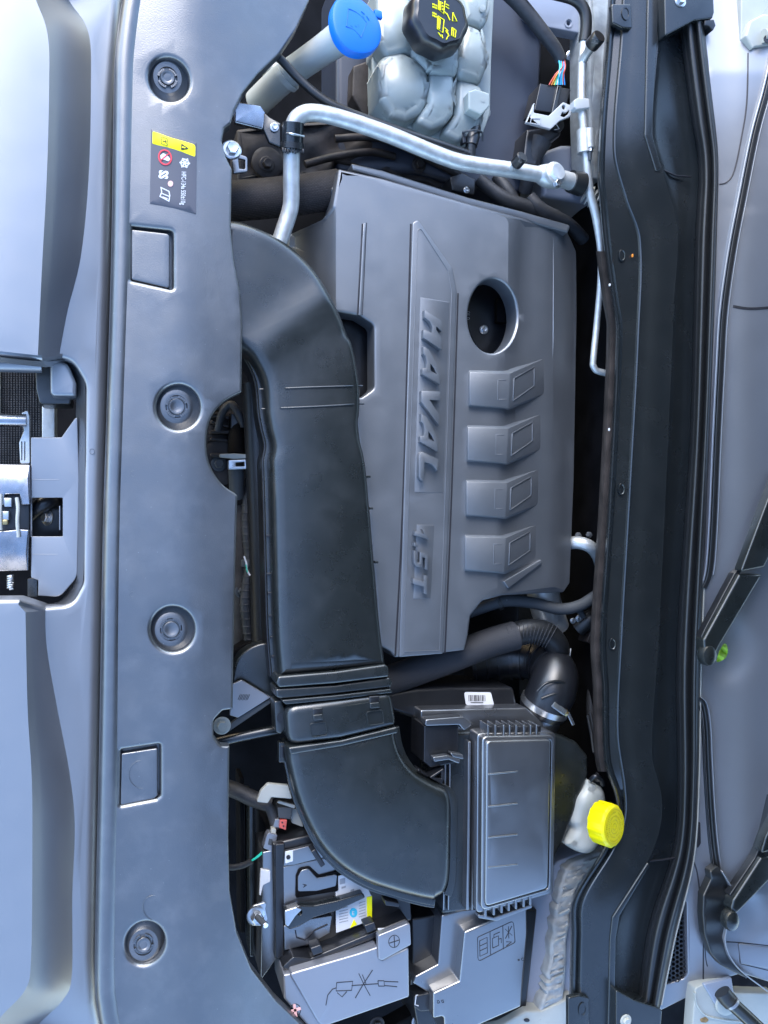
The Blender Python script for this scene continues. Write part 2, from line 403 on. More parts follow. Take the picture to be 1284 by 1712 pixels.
def text(name, s, px, py, z, cap, m, parent, deg=90, ext=0.0004, shear=0.0, sx=1.0, bold=0.0, zf=None):
    """lettering lying on a surface: reading direction turned clockwise by deg in the picture; cap height in pixels"""
    cu = bpy.data.curves.new(name, 'FONT'); cu.body = s; cu.size = 1.0; cu.shear = shear; cu.offset = bold; cu.resolution_u = 3
    to = bpy.data.objects.new(name, cu); me = bpy.data.meshes.new_from_object(to)
    a = math.radians(deg); V = []; F = []; k = cap / 0.73
    top = []
    for v in me.vertices:
        x, y = v.co.x * k * sx, v.co.y * k
        top.append((px + x * math.cos(a) + y * math.sin(a), py + x * math.sin(a) - y * math.cos(a)))
    h = [(zf(*q) if zf else z) for q in top]
    V = [P(q[0], q[1], hh) for q, hh in zip(top, h)]; n_ = len(V)
    V += [v - Vector((0, 0, ext)) for v in V]
    F = [tuple(p.vertices) for p in me.polygons]
    cnt = {}
    for p in me.polygons:
        l = list(p.vertices)
        for i in range(len(l)):
            e = (l[i], l[(i + 1) % len(l)]); cnt[e] = 1
    for (i, j) in cnt:
        if (j, i) not in cnt: F.append((i, j, j + n_, i + n_))
    bpy.data.meshes.remove(me); bpy.data.objects.remove(to); bpy.data.curves.remove(cu)
    return obj(name, V, F, m, parent, 30)
def lerp_curve(c, y):
    """c: list of (py, px, z) sorted by py, smooth interpolation"""
    n_ = len(c)
    for i in range(n_ - 1):
        if y <= c[i + 1][0] or i == n_ - 2:
            p0, p1, p2, p3 = c[max(0, i - 1)], c[i], c[i + 1], c[min(n_ - 1, i + 2)]
            t = (y - p1[0]) / (p2[0] - p1[0]); h = p2[0] - p1[0]
            o = []
            for k in (1, 2):
                m1 = (p2[k] - p0[k]) / (p2[0] - p0[0]) * h; m2 = (p3[k] - p1[k]) / (p3[0] - p1[0]) * h
                o.append((2 * t ** 3 - 3 * t * t + 1) * p1[k] + (t ** 3 - 2 * t * t + t) * m1 + (-2 * t ** 3 + 3 * t * t) * p2[k] + (t ** 3 - t * t) * m2)
            return o
def strip_geo(curves, y0, y1, n=90):
    """surface through long curves given as (py, px, z) lists"""
    V = []; F = []; m_ = len(curves)
    for i in range(n + 1):
        y = y0 + (y1 - y0) * i / n
        for c in curves:
            x, z = lerp_curve(c, y); V.append(P(x, y, z))
    for i in range(n):
        for j in range(m_ - 1):
            F.append((i * m_ + j, i * m_ + j + 1, (i + 1) * m_ + j + 1, (i + 1) * m_ + j))
    return V, F
def off(c, dx, dz=0.0): return [(y, x + dx, z + dz) for y, x, z in c]
def mixc(a, b, t, dz=0.0, n=24):
    y0 = max(a[0][0], b[0][0]); y1 = min(a[-1][0], b[-1][0]); o = []
    for i in range(n + 1):
        y = y0 + (y1 - y0) * i / n; p, q = lerp_curve(a, y), lerp_curve(b, y)
        o.append((y, p[0] * (1 - t) + q[0] * t, p[1] * (1 - t) + q[1] * t + dz))
    return o
# ================================================================ the setting
def quad(x0, y0, x1, y1, z): return [P(x0, y0, z), P(x1, y0, z), P(x1, y1, z), P(x0, y1, z)]
def grid_sheet(x0, y0, x1, y1, n, zf):
    V = []; F = []
    for i in range(n + 1):
        for j in range(n + 1):
            x = x0 + (x1 - x0) * i / n; y = y0 + (y1 - y0) * j / n; V.append((x, y, zf(x, y)))
    for i in range(n):
        for j in range(n): a = i * (n + 1) + j; F.append((a, a + 1, a + n + 2, a + n + 1))
    return V, F
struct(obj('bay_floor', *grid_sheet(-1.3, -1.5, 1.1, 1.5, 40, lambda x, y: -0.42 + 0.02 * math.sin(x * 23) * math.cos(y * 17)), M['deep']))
# firewall behind the engine: an upright, faintly quilted sheet
def fw_geo():
    V = []; F = []; n_ = 40; m_ = 10
    for i in range(n_ + 1):
        for j in range(m_ + 1):
            y = 0.8 - 1.6 * i / n_; z = 0.01 - 0.43 * j / m_
            V.append((P(1046, 700, 0.0).x + 0.012 + 0.006 * math.sin(i * 1.9) * math.sin(j * 1.3), y, z))
    for i in range(n_):
        for j in range(m_): a = i * (m_ + 1) + j; F.append((a, a + 1, a + m_ + 2, a + m_ + 1))
    return V, F
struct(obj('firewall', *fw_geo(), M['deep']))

# ================================================================ front fascia with the latch opening
XL_T = cr([(35, -60), (60, 0), (80, 60), (82, 150), (78, 300), (70, 450), (63, 600)], 14)
XR_T = cr([(80, -60), (115, 0), (148, 55), (152, 150), (148, 300), (135, 430), (113, 520), (98, 600)], 14)
XL_B = cr([(42, 995), (46, 1180), (53, 1300), (54, 1420), (52, 1600), (42, 1655), (0, 1702), (-40, 1760)], 14)
XR_B = cr([(76, 1010), (78, 1080), (95, 1180), (116, 1290), (125, 1380), (121, 1500), (120, 1630), (105, 1672), (62, 1715), (20, 1765)], 14)
def xat(c, y):
    if y <= c[0][1]: return c[0][0]
    for a, b in zip(c, c[1:]):
        if a[1] <= y <= b[1]: return a[0] + (b[0] - a[0]) * (y - a[1]) / max(1e-6, b[1] - a[1])
    return c[-1][0]
def fz(x, y):
    l, r_ = (xat(XL_T, y), xat(XR_T, y)) if y < 800 else (xat(XL_B, y), xat(XR_B, y))
    t = max(0.0, min(1.0, (x - l) / max(1.0, r_ - l)))
    return 0.030 - 0.058 * t - 0.00012 * max(0, x - r_) + 0.004 * min(1, max(0, l - x) / 60)
fas_out = rd([(-40, -50), (216, -50), (203, 0), (189, 170), (184, 430), (176, 700), (170, 950), (164, 1250), (157, 1600), (161, 1680), (176, 1760), (-40, 1760), (-40, 1004, 4), (30, 1003, 16), (72, 1016, 20), (120, 1012, 34), (140, 975, 30), (144, 640, 40), (118, 596, 34), (70, 602, 6), (-40, 590, 4)], 10)
fas = thing('front_fascia', 'light grey plastic front fascia trim with long darker chamfer along the left edge', 'trim', P(100, 850, -0.1))
slab('fascia_panel', fas_out, fz, M['fascia'], fas, creases=[[p for p in c if inside(p[0], p[1], fas_out)][1:-1] for c in (XL_T, XR_T, XL_B, XR_B)], r=lambda x, y: 0.015 if x > 150 else 0.006, depth=0.05, grid=26, seg=6, smooth=26)
# folded inner wall of the opening, same moulding; darker material paints in its shade
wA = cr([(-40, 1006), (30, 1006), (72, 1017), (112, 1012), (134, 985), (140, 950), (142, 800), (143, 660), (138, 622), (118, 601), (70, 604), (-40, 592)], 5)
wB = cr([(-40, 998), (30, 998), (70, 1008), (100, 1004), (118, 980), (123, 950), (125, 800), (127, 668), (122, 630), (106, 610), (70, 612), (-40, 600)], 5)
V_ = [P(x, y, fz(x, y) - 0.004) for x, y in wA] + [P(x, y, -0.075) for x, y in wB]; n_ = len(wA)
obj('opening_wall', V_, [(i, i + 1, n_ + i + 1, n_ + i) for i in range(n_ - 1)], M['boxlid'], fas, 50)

# ---- things inside the opening
cond = thing('radiator_core', 'dark finned radiator core seen through the front latch opening', 'radiator', P(30, 690, -0.2))
slab('core_plate', rect(-60, 600, 70, 790), -0.185, M['deep'], cond, r=0.001, depth=0.02)
mb = MB()
for i in range(17):
    x = -8 + i * 4.6
    for yy in range(612, 780, 4): mb.add(*box_geo(P(x, yy, -0.178), (0.0008, 0, 0.0), (0, 0.0013, 0), (0, 0, 0.004)))
mb.build('cooling_fins', M['cond'], cond, 0, kind='stuff')
mb = MB()
for i in range(17): mb.add(*box_geo(P(-5.5 + i * 4.6, 696, -0.182), (0.0006, 0, 0), (0, 0.085, 0), (0, 0, 0.004)))
mb.build('cooling_tubes', M['cond'], cond, 0, kind='stuff')
slab('end_tank', rect(70, 640, 92, 760), -0.16, M['alu'], cond, r=0.002, depth=0.04)
slab('side_rail', rect(-12, 612, 0, 700), -0.165, M['cream'], cond, r=0.001, depth=0.02)
o = slab('duct_corner_block', rd([(84, 602, 6), (112, 604, 22), (127, 640, 10), (126, 662, 5), (84, 662, 10)], 8), -0.05, M['fascia'], None, r=0.005, depth=0.035, seg=5)
tag(o, 'rounded grey plastic block in the upper corner of the latch opening', 'block')
o = slab('air_guide', rd([(58, 600), (90, 600), (90, 640), (120, 664), (118, 676), (66, 676, 8), (60, 650)], 4), -0.085, M['duct'], None, r=0.003, depth=0.05)
tag(o, 'dark sloping air guide below the grey corner block in the latch opening', 'air guide')
tube('crash_bar', [(-40, 607, -0.06), (20, 609, -0.06), (70, 610, -0.06)], 0.011, M['fascia'], fas, n=12)
lt = thing('latch_support', 'pale grey sheet bracket with square window in the front latch opening', 'bracket', P(90, 860, -0.12))
slab('bracket_plate', rd([(52, 731), (103, 731, 2), (129, 694, 3), (132, 800), (129, 965, 30), (100, 998, 20), (64, 996, 2), (64, 970), (52, 966)], 2), -0.062, M['fascia'], lt, holes=[rd(rect(51.5, 832, 105, 897), 2)], r=0.0012, depth=0.004, hr=0.0006)
slab('fold_line', rect(54, 801.4, 100, 802.6), -0.0615, M['gprint'], lt, r=0.0002, depth=0.0008); slab('fold_line', rect(54, 926.4, 96, 927.6), -0.0615, M['gprint'], lt, r=0.0002, depth=0.0008)
slab('lower_flange', rd(rect(46, 967, 63, 998), 2), -0.075, M['duct'], lt, r=0.001, depth=0.02)
box('window_back', P(80, 864, -0.13), (0.03, 0, 0), (0, 0.036, 0), (0, 0, 0.012), M['black'], lt)
tube('latch_cable_boot', [(52, 866, -0.10), (68, 846, -0.095), (84, 838, -0.10), (98, 842, -0.11)], [0.006, 0.011, 0.012, 0.008], M['black'], lt)
bolt('mounting_bolt', P(80, 866, -0.10), (-0.75, 0.1, 0.65), 0.011, M['steel'], lt)
slab('window_edge', rect(99, 846, 100.6, 886), -0.066, M['fascia'], lt, r=0.0003, depth=0.01)
la = thing('hood_latch', 'shiny plated hood latch assembly at the left edge of the opening', 'latch', P(25, 870, -0.12))
slab('latch_plate', rd([(-40, 776), (50, 777, 2), (50, 843), (36, 844), (33, 826), (8, 826), (6, 844), (-40, 846)], 2), lambda x, y: -0.05 - 0.0004 * max(0, 800 - y), M['chrome'], la, r=0.0015, depth=0.012, creases=[[(-30, 800), (46, 800)]])
slab('latch_plate', rd([(-40, 892), (34, 885, 2), (48, 886), (47, 954, 2), (-40, 956)], 2), lambda x, y: -0.05 - 0.0004 * max(0, y - 925), M['chrome'], la, r=0.0015, depth=0.012, creases=[[(-30, 925), (43, 925)]])
tube('striker_bar', [(-40, 702, -0.055), (0, 702, -0.055), (44, 703, -0.055)], 0.0085, M['chrome'], la, n=16)
tube('latch_hook', [(28, 832, -0.045), (30, 850, -0.043), (29, 872, -0.043), (31, 898, -0.046)], 0.0024, M['cream'], la)
tube('latch_hook', [(1, 826, -0.045), (0, 860, -0.043), (1, 886, -0.045)], 0.0024, M['cream'], la)
box('pawl', P(14, 840, -0.052), (0.005, 0, 0), (0, 0.006, 0), (0, 0, 0.006), M['steel'], la)
box('pawl', P(8, 862, -0.052), (0.006, 0, 0), (0, 0.006, 0), (0, 0, 0.006), M['steel'], la)
box('pawl_bush', P(9, 873, -0.05), (0.0038, 0, 0), (0, 0.0035, 0), (0, 0, 0.006), M['brass'], la)
box('latch_body', P(15, 866, -0.085), (0.028, 0, 0), (0, 0.04, 0), (0, 0, 0.018), M['black'], la)
tube('spring', [P(17 + 5 * math.cos(t * 1.2), 962 + t * 0.72, -0.06 + 0.004 * math.sin(t * 1.2)) for t in range(0, 34)], 0.0013, M['steel'], la, px=False, sub=2, n=8)
mb = MB().add(*slab_geo(rd([(36, 690), (46, 686), (49, 696), (50, 775), (34, 775), (32, 740), (40, 720)], 3), -0.07, r=0.001, depth=0.003, holes=[rect(35.5, 738, 37.5, 770), rect(40.5, 738, 42.5, 770)], hr=0.0003))
mb.build('slotted_bracket', M['alu'], la)

# ================================================================ front panel with bead
BEAD = cr([(238, -60), (224, 0), (212, 90), (209, 170), (205, 430), (197, 700), (191, 900), (185, 1250), (178, 1600), (182, 1680), (190, 1720), (200, 1770)], 6)
right = [(530, -50), (517, 0), (495, 48), (466, 90), (430, 125), (406, 155), (391, 186), (386, 206, 3), (375, 214, 6), (371, 236, 8), (378, 262, 5), (388, 282), (386, 380), (391, 432, 30), (402, 490, 30), (405.5, 545, 20), (404, 655, 2)]
arc = [(404 - 0, 655), (375, 671), (353, 698), (345, 735), (350, 775), (370, 808), (397, 827)]
arc = cr(arc, 4)
right2 = [(397, 828, 2), (392, 1000), (389, 1186, 1), (372, 1188, 8), (357, 1204, 12), (357, 1232, 12), (369, 1248, 8), (384, 1248, 1), (382, 1400), (384, 1490, 30), (396, 1560, 40), (420, 1620, 40), (460, 1672, 40), (520, 1730), (560, 1770)]
pan_out = rd([(p[0] + 4, p[1]) for p in BEAD[::-1]][::3] + right + [(p[0], p[1], 0) for p in arc[1:-1]] + right2, 8)
def pz(x, y):
    z = 0.022 + 0.006 * math.exp(-((x - 300) / 70.0) ** 2) - 0.004 * ((y - 856) / 856.0) ** 2
    e = max(0, x - 400); z -= 0.00022 * e
    if y < 260: z += 0.010 * math.exp(-((x - 330) / 60.0) ** 2) * max(0, (260 - y) / 260.0) ** 1.2
    if y > 1350: z += 0.012 * math.exp(-((x - 330) / 80.0) ** 2) * min(1, (y - 1350) / 250.0)
    return z
clips = [(283, 131, 33, 38, -0.5), (298, 680, 37, 38, 0), (289, 1052, 37, 38, 0), (243, 1578, 33, 37, 0.5)]
sq1 = rd([(219, 377), (290, 385, 9), (290, 484, 5), (219, 468)], 3)
sq2 = rd([(202, 1254), (269, 1244, 4), (269, 1330, 5), (262, 1336, 4), (200, 1348)], 3)
fp = thing('front_cover_panel', 'long grey grained plastic cover panel above the radiator', 'panel', P(290, 860, -0.05))
slab('cover_sheet', pan_out, pz, M['panel'], fp, holes=[ell(c[0], c[1], c[2], c[3], 40, c[4]) for c in clips] + [sq1, sq2], r=0.0032, depth=0.018, grid=24, hr=0.006, hdepth=0.012, seg=5, smooth=32)
tube('rolled_bead', [(p[0], p[1], 0.010) for p in BEAD], 0.0145, M['panel'], fp, n=20, sub=1)
for (cx, cy, rx, ry, rot) in clips:
    z = pz(cx, cy)
    tx = Vector(((cx - 300) * 0.0, (856 - cy) * -0.00022, 1)).normalized()
    c = lathe('push_clip', [(rx * K * 1.02, -0.0005), (rx * K * 0.98, 0.0), (rx * K * 0.80, 0.0015), (rx * K * 0.70, 0.0035), (rx * K * 0.66, 0.0042), (rx * K * 0.46, 0.0042), (rx * K * 0.44, 0.0015), (rx * K * 0.42, 0.001)], P(cx - 3, cy, z - 0.0165), M['panel'], fp, ax=tx, n=40, sy=1.06)
    s = K * rx
    lathe('clip_pin', [(s * 0.34, 0.000), (s * 0.34, 0.0050), (s * 0.31, 0.0058), (s * 0.22, 0.0056), (s * 0.18, 0.0050), (0, 0.0052)], P(cx - 3, cy, z - 0.0152), M['panel'], c, ax=tx, n=32)
    mbk = MB()
    for k in range(4):
        a0 = k * math.pi / 2 + 0.5
        for q in range(5):
            a = a0 + q * 0.2; mbk.add(*box_geo(P(cx - 3, cy, z - 0.0118) + Vector((math.cos(a), math.sin(a), 0)) * s * 0.42, Vector((math.cos(a), math.sin(a), 0)) * s * 0.05, Vector((-math.sin(a), math.cos(a), 0)) * s * 0.05, (0, 0, 0.0012)))
    mbk.build('clip_collar', M['panel'], c, 30)
for q, (ox, oy, zz) in ((sq1, (-2.5, 4.5, 0)), (sq2, (-2.5, 4.5, 0))):
    cx = sum(p[0] for p in q) / len(q); cy = sum(p[1] for p in q) / len(q)
    inner = [(cx + (p[0] - cx) * 0.90 + ox, cy + (p[1] - cy) * 0.92 + oy * 0.5) for p in q]
    b_ = slab('access_pad', inner, lambda x, y: pz(x, y) - 0.003, M['panel'], fp, r=0.0018, depth=0.014, grid=14)
    slab('pad_well', [(cx + (p[0] - cx) * 1.06, cy + (p[1] - cy) * 1.06) for p in q], pz(cx, cy) - 0.017, M['panel'], fp, r=0.001, depth=0.004)
ringmark('moulding_mark', ell(237, 1295, 22, 24, 36), 1.0, pz(237, 1295) - 0.0029, M['panel'], fp)
ringmark('moulding_mark', ell(257, 1518, 19, 21, 36), 0.8, pz(257, 1518) + 0.0001, M['panel'], fp, t=0.0003)
for (x, y) in ((222, 792), (221, 994), (154, 755)): ringmark('moulding_mark', ell(x, y, 4.5, 5, 20), 1.0, (pz(x, y) if x > 200 else fz(x, y)) + 0.0002, M['panel'], fp if x > 200 else fas)
# sticker on the panel
st = slab('warning_sticker', rd([(253, 215, 1), (329, 238.5, 1), (327.5, 357, 1), (250.5, 339.5, 1)], 1, 2), lambda x, y: pz(x, y) + 0.0013, M['sticker'], None, r=0.0002, depth=0.002, grid=12, seg=1)
tag(st, 'dark rectangular sticker with yellow band and HFC-134a lettering on front panel', 'sticker')
zs = lambda x, y: pz(x, y) + 0.0018
def sk(u, v):   # point on the sticker: u along its top edge, v downwards
    a = Vector((253, 215)); ex = Vector((76, 23.5)); ey = Vector((-2, 121)); q = a + ex * u + ey * v; return (q.x, q.y)
def sprint(name, polys, m, dz=0.0):
    mb = MB()
    for p in polys: mb.add(*slab_geo(p, lambda x, y: zs(x, y) + dz, r=0.0001, depth=0.0003, seg=1, grid=12))
    return mb.build(name, m, st, 30)
sprint('yellow_band', [rd([sk(.03, .03), (*sk(.97, .035), 6), sk(.97, .20), sk(.03, .20)], 2)], M['ylabel'])
sprint('warning_triangle', [[sk(.66, .075), sk(.83, .115), sk(.66, .165)]], M['bprint'], 0.0009)
sprint('triangle_mark', [stroke(sk(.68, .12), sk(.755, .119), 2)], M['ylabel'], 0.0014)
a_, b_ = ring([sk(.22, .06), sk(.36, .065), sk(.36, .17), sk(.22, .165)], 0.8)
slab('service_mark', a_, lambda x, y: zs(x, y) + .0009, M['bprint'], st, holes=[b_], r=0.0001, depth=0.0002, seg=1, hr=0.0001)
sprint('service_stroke', [stroke(sk(.25, .118), sk(.33, .112), 1.4), stroke(sk(.32, .09), sk(.325, .14), 1.2)], M['bprint'], 0.0009)
nc = sk(.31, .335)
a_, b_ = ring(ell(nc[0], nc[1], 11.5, 13.5, 30, -.3), 2.4)
slab('prohibition_ring', a_, lambda x, y: zs(x, y) + .0006, M['rprint'], st, holes=[b_], r=0.0001, depth=0.0003, seg=1, hr=0.0001)
sprint('prohibition_bar', [stroke((nc[0] - 7, nc[1] + 5), (nc[0] + 6, nc[1] - 6), 2.0)], M['rprint'], 0.0008)
sprint('nozzle_mark', [rd([(nc[0] - 8, nc[1] - 3), (nc[0] - 3, nc[1] - 7), (nc[0] + 4, nc[1] - 3), (nc[0] + 9, nc[1] + 3), (nc[0] + 6, nc[1] + 7), (nc[0] - 2, nc[1] + 4), (nc[0] - 7, nc[1] + 3)], 2)], M['wprint'], 0.0003)
fcx = sk(.745, .33)
fl = [stroke((fcx[0] - 9 * math.cos(a), fcx[1] - 9 * math.sin(a)), (fcx[0] + 9 * math.cos(a), fcx[1] + 9 * math.sin(a)), 2.2) for a in (0.1, 1.15, 2.2)]
fl += [stroke((fcx[0] + 6 * math.cos(a) - 3 * math.sin(a), fcx[1] + 6 * math.sin(a) + 3 * math.cos(a)), (fcx[0] + 6 * math.cos(a) + 3 * math.sin(a), fcx[1] + 6 * math.sin(a) - 3 * math.cos(a)), 2.4) for a in [0.1 + k * math.pi / 3 for k in range(6)]]
sprint('snowflake_mark', fl, M['wprint'])
text('sticker_text', 'HFC-134a 550±10g', sk(.68, .46)[0], sk(.68, .46)[1], 0, 8.0, M['wprint'], st, deg=91.5, sx=0.64, bold=0.012, ext=0.0002, zf=zs)
text('oil_mark', 'SS', sk(.20, .535)[0], sk(.20, .535)[1], 0, 15.0, M['wprint'], st, deg=96, sx=0.72, bold=0.05, ext=0.0002, zf=zs)
sprint('flame_mark', [ell(*sk(.44, .675), 4.5, 5, 14)], M['pprint'], 0.0002)
bk = [sk(.22, .76), sk(.42, .78), sk(.44, .84), sk(.42, .93), sk(.20, .90), sk(.24, .83)]
a_, b_ = ring(bk, 1.7)
slab('manual_mark', a_, zs, M['wprint'], st, holes=[b_], r=0.0001, depth=0.0002, seg=1, hr=0.0001)
sprint('manual_mark', [stroke(sk(.24, .845), sk(.42, .855), 1.6), stroke(sk(.27, .89), sk(.38, .895), 1.4)], M['wprint'])
b_ = bolt('panel_bolt', P(387, 251, 0.004), (0.1, 0.1, 1), 0.0135, M['steel'], None)
tag(b_, 'silver flanged hex bolt in the notch of the front panel edge', 'bolt')

# ================================================================ engine cover
def prof(x, tab):
    if x <= tab[0][0]: return tab[0][1]
    for a, b in zip(tab, tab[1:]):
        if x <= b[0]: return a[1] + (b[1] - a[1]) * (x - a[0]) / (b[0] - a[0])
    return tab[-1][1]
def ez(x, y):
    k = (y - 600) / 400.0
    x1 = 850 - 8 * k; x2 = 871 - 8 * k; x3 = 925 - 8 * k
    z = prof(x, [(x1, -0.03), (x2, -0.05), (x3, -0.06), (968, -0.094)])
    if y > 560:   # behind the coil blocks the step becomes one slope
        q = min(1, (y - 560) / 50.0); z2 = prof(x, [(840 - 8 * k, -0.03), (862, -0.042), (925, -0.062), (968, -0.094)]); z = z * (1 - q) + z2 * q
    if x < 562: z -= 0.11 * min(1, (562 - x) / 70.0) ** 1.2 * (1 if y < 700 else 0.0)
    return z
cov_out = rd([(566, 281, 3), (640, 297), (780, 338, 30), (870, 362, 10), (950, 384, 14), (966, 420, 20), (967, 520), (962, 800), (955, 975, 8), (944, 991, 5), (842, 996), (808, 1005, 12), (788, 1030, 14), (784, 1062), (778, 1088, 5), (700, 1097), (660, 1100, 5), (652, 1090, 4), (634, 1080), (615, 860), (596, 720), (588, 640), (560, 540), (520, 470), (480, 415), (482, 392, 10), (540, 366, 12), (556, 345, 8)], 6)
ec = thing('engine_cover', 'large matte blue-grey plastic engine cover with HAVAL 1.5T lettering', 'engine cover', P(760, 690, -0.15))
win = rd([(555, 520), (600, 527, 6), (625, 543, 14), (625, 650, 12), (605, 664, 5), (560, 668)], 6)
cov = slab('cover_shell', cov_out, ez, M['cover'], ec, holes=[ell(823, 528, 40, 62, 44, 0.02), win], creases=[[(850, 372), (849, 560)], [(871, 376), (866, 590)], [(925, 392), (924, 600), (916, 960)], [(562, 300), (562, 500)], [(841, 620), (833, 985)], [(862, 620), (860, 985)]], r=0.0045, depth=0.05, hr=0.004, hdepth=0.035, grid=16, seg=4, smooth=22)
slab('rear_rim', rd([(586, 272, 4), (640, 284), (782, 329, 30), (872, 352, 10), (956, 376, 14), (950, 390), (868, 366), (778, 343, 30), (640, 298), (590, 284)], 3), lambda x, y: -0.038 - 0.00006 * max(0, x - 700), M['cover'], ec, r=0.003, depth=0.04)
# recessed filler well floor
wl = slab('filler_well', ell(826, 528, 44, 66, 40), -0.115, M['black'], ec, r=0.001, depth=0.01)
bolt('filler_bolt', P(809, 551, -0.112), (-0.1, 0, 1), 0.0075, M['steel'], wl)
text('filler_text', 'OIL O', 781, 520, -0.108, 5, M['wprint'], wl, deg=92, sx=.8)
box('filler_neck', P(840, 520, -0.107), (0.012, 0, 0), (0, 0.02, 0), (0, 0, 0.006), M['deep'], wl)
slab('window_floor', rd(rect(560, 530, 622, 662), 8), -0.085, M['black'], ec, r=0.001, depth=0.01)
# long grooves and the raised badge strip
def strip_poly(pts, wpx): return line(pts, wpx)
zc = lambda d: (lambda x, y: ez(x, y) + d)
badge = rd([(690, 372, 6), (699, 367, 4), (757, 449, 14), (764, 486, 14), (752, 830), (741, 1093, 2), (667, 1099, 2), (675, 830)], 4)
slab('badge_strip', badge, zc(0.003), M['cover'], ec, r=0.0016, depth=0.003, seg=3, grid=30)
inner = rd([(698, 384, 4), (704, 381, 4), (750, 452, 12), (756, 488, 12), (745, 830), (736, 1088, 1), (675, 1090, 1), (683, 830)], 4)
a_, b_ = ring(inner, 1.1)
slab('badge_outline', a_, zc(0.0040), M['cover'], ec, holes=[b_], r=0.0004, depth=0.002, seg=2, hr=0.0004)
for pts, wd in (([(606, 374), (598, 526)], 2.4), ([(613, 372), (606, 527)], 1.2), ([(687, 374), (674, 830), (661, 1097)], 2.8), ([(766, 490), (755, 830), (744, 1092)], 2.6)):
    slab('cover_groove', line(cr(pts, 6), wd), zc(0.0006), M['bprint'], ec, r=0.0002, depth=0.001, seg=1)
slab('cover_bead', line(cr([(610, 373), (602, 527)], 6), 5), zc(0.0018), M['cover'], ec, r=0.0012, depth=0.002)
# letter plates
pl1 = rd([(703, 497, 1), (751, 505, 1), (741, 824, 1), (693, 823, 1)], 1)
pl2 = rd([(697, 877, 1), (726, 878, 1), (720, 1001, 1), (691, 1001, 1)], 1)
for q in (pl1, pl2):
    pn = slab('letter_plate', q, zc(0.0036), M['cover'], ec, r=0.0004, depth=0.002, seg=2)
CRP = lambda pts: [(660 + x / 4.757, 480 + y / 4.757) for x, y in pts]
Hh = [(237, 182), (372, 268), (374, 352), (330, 312), (332, 340), (372, 402), (372, 497), (228, 402), (228, 338), (298, 366), (300, 320), (280, 275), (237, 240)]
Aa = [(228, 470), (272, 498), (332, 608), (360, 680), (360, 772), (220, 692), (220, 648), (250, 646), (255, 592), (243, 548), (228, 530)]
At = [(285, 608), (312, 645), (335, 692), (285, 666)]
Vv = [(212, 825), (360, 832), (360, 900), (278, 896), (358, 1022), (350, 1097), (212, 914)]
Ll = [(203, 1318), (216, 1310), (346, 1368), (340, 1464), (322, 1440), (292, 1408), (237, 1392), (233, 1500), (226, 1545), (206, 1534), (192, 1510), (192, 1340)]
A2 = [(x - 17, y + 538) for x, y in Aa]; At2 = [(x - 17, y + 538) for x, y in At]
for poly, hol in ((Hh, []), (Aa, [At]), (Vv, []), (A2, [At2]), (Ll, [])):
    slab('raised_letter', CRP(poly), zc(0.0155), M['cover'], ec, holes=[CRP(h) for h in hol], r=0.0004, depth=0.0105, seg=2, hr=0.0003, smooth=30)
def num(pts, y0, w_): return [(693 + 24 * v - 0.035 * (y0 - 884), y0 + u * w_ + 7 * v) for u, v in pts]
for pts, y0, w_ in (([(0, 0), (.35, 0), (.35, 1), (.1, 1), (-.35, .72), (-.35, .56), (0, .70)], 888, 20), ([(0, 0), (1, 0), (1, .24), (0, .24)], 907, 6),
                    ([(0, 0), (.78, 0), (1, .15), (1, .48), (.8, .62), (.28, .62), (.28, .8), (1, .8), (1, 1), (0, 1), (0, .42), (.65, .42), (.72, .36), (.72, .26), (.62, .2), (0, .2)], 920, 26),
                    ([(.36, 0), (.64, 0), (.64, .78), (1, .78), (1, 1), (0, 1), (0, .78), (.36, .78)], 956, 31)):
    slab('raised_letter', num(pts, y0, w_), zc(0.0145), M['cover'], ec, r=0.0004, depth=0.0095, seg=2, smooth=30)
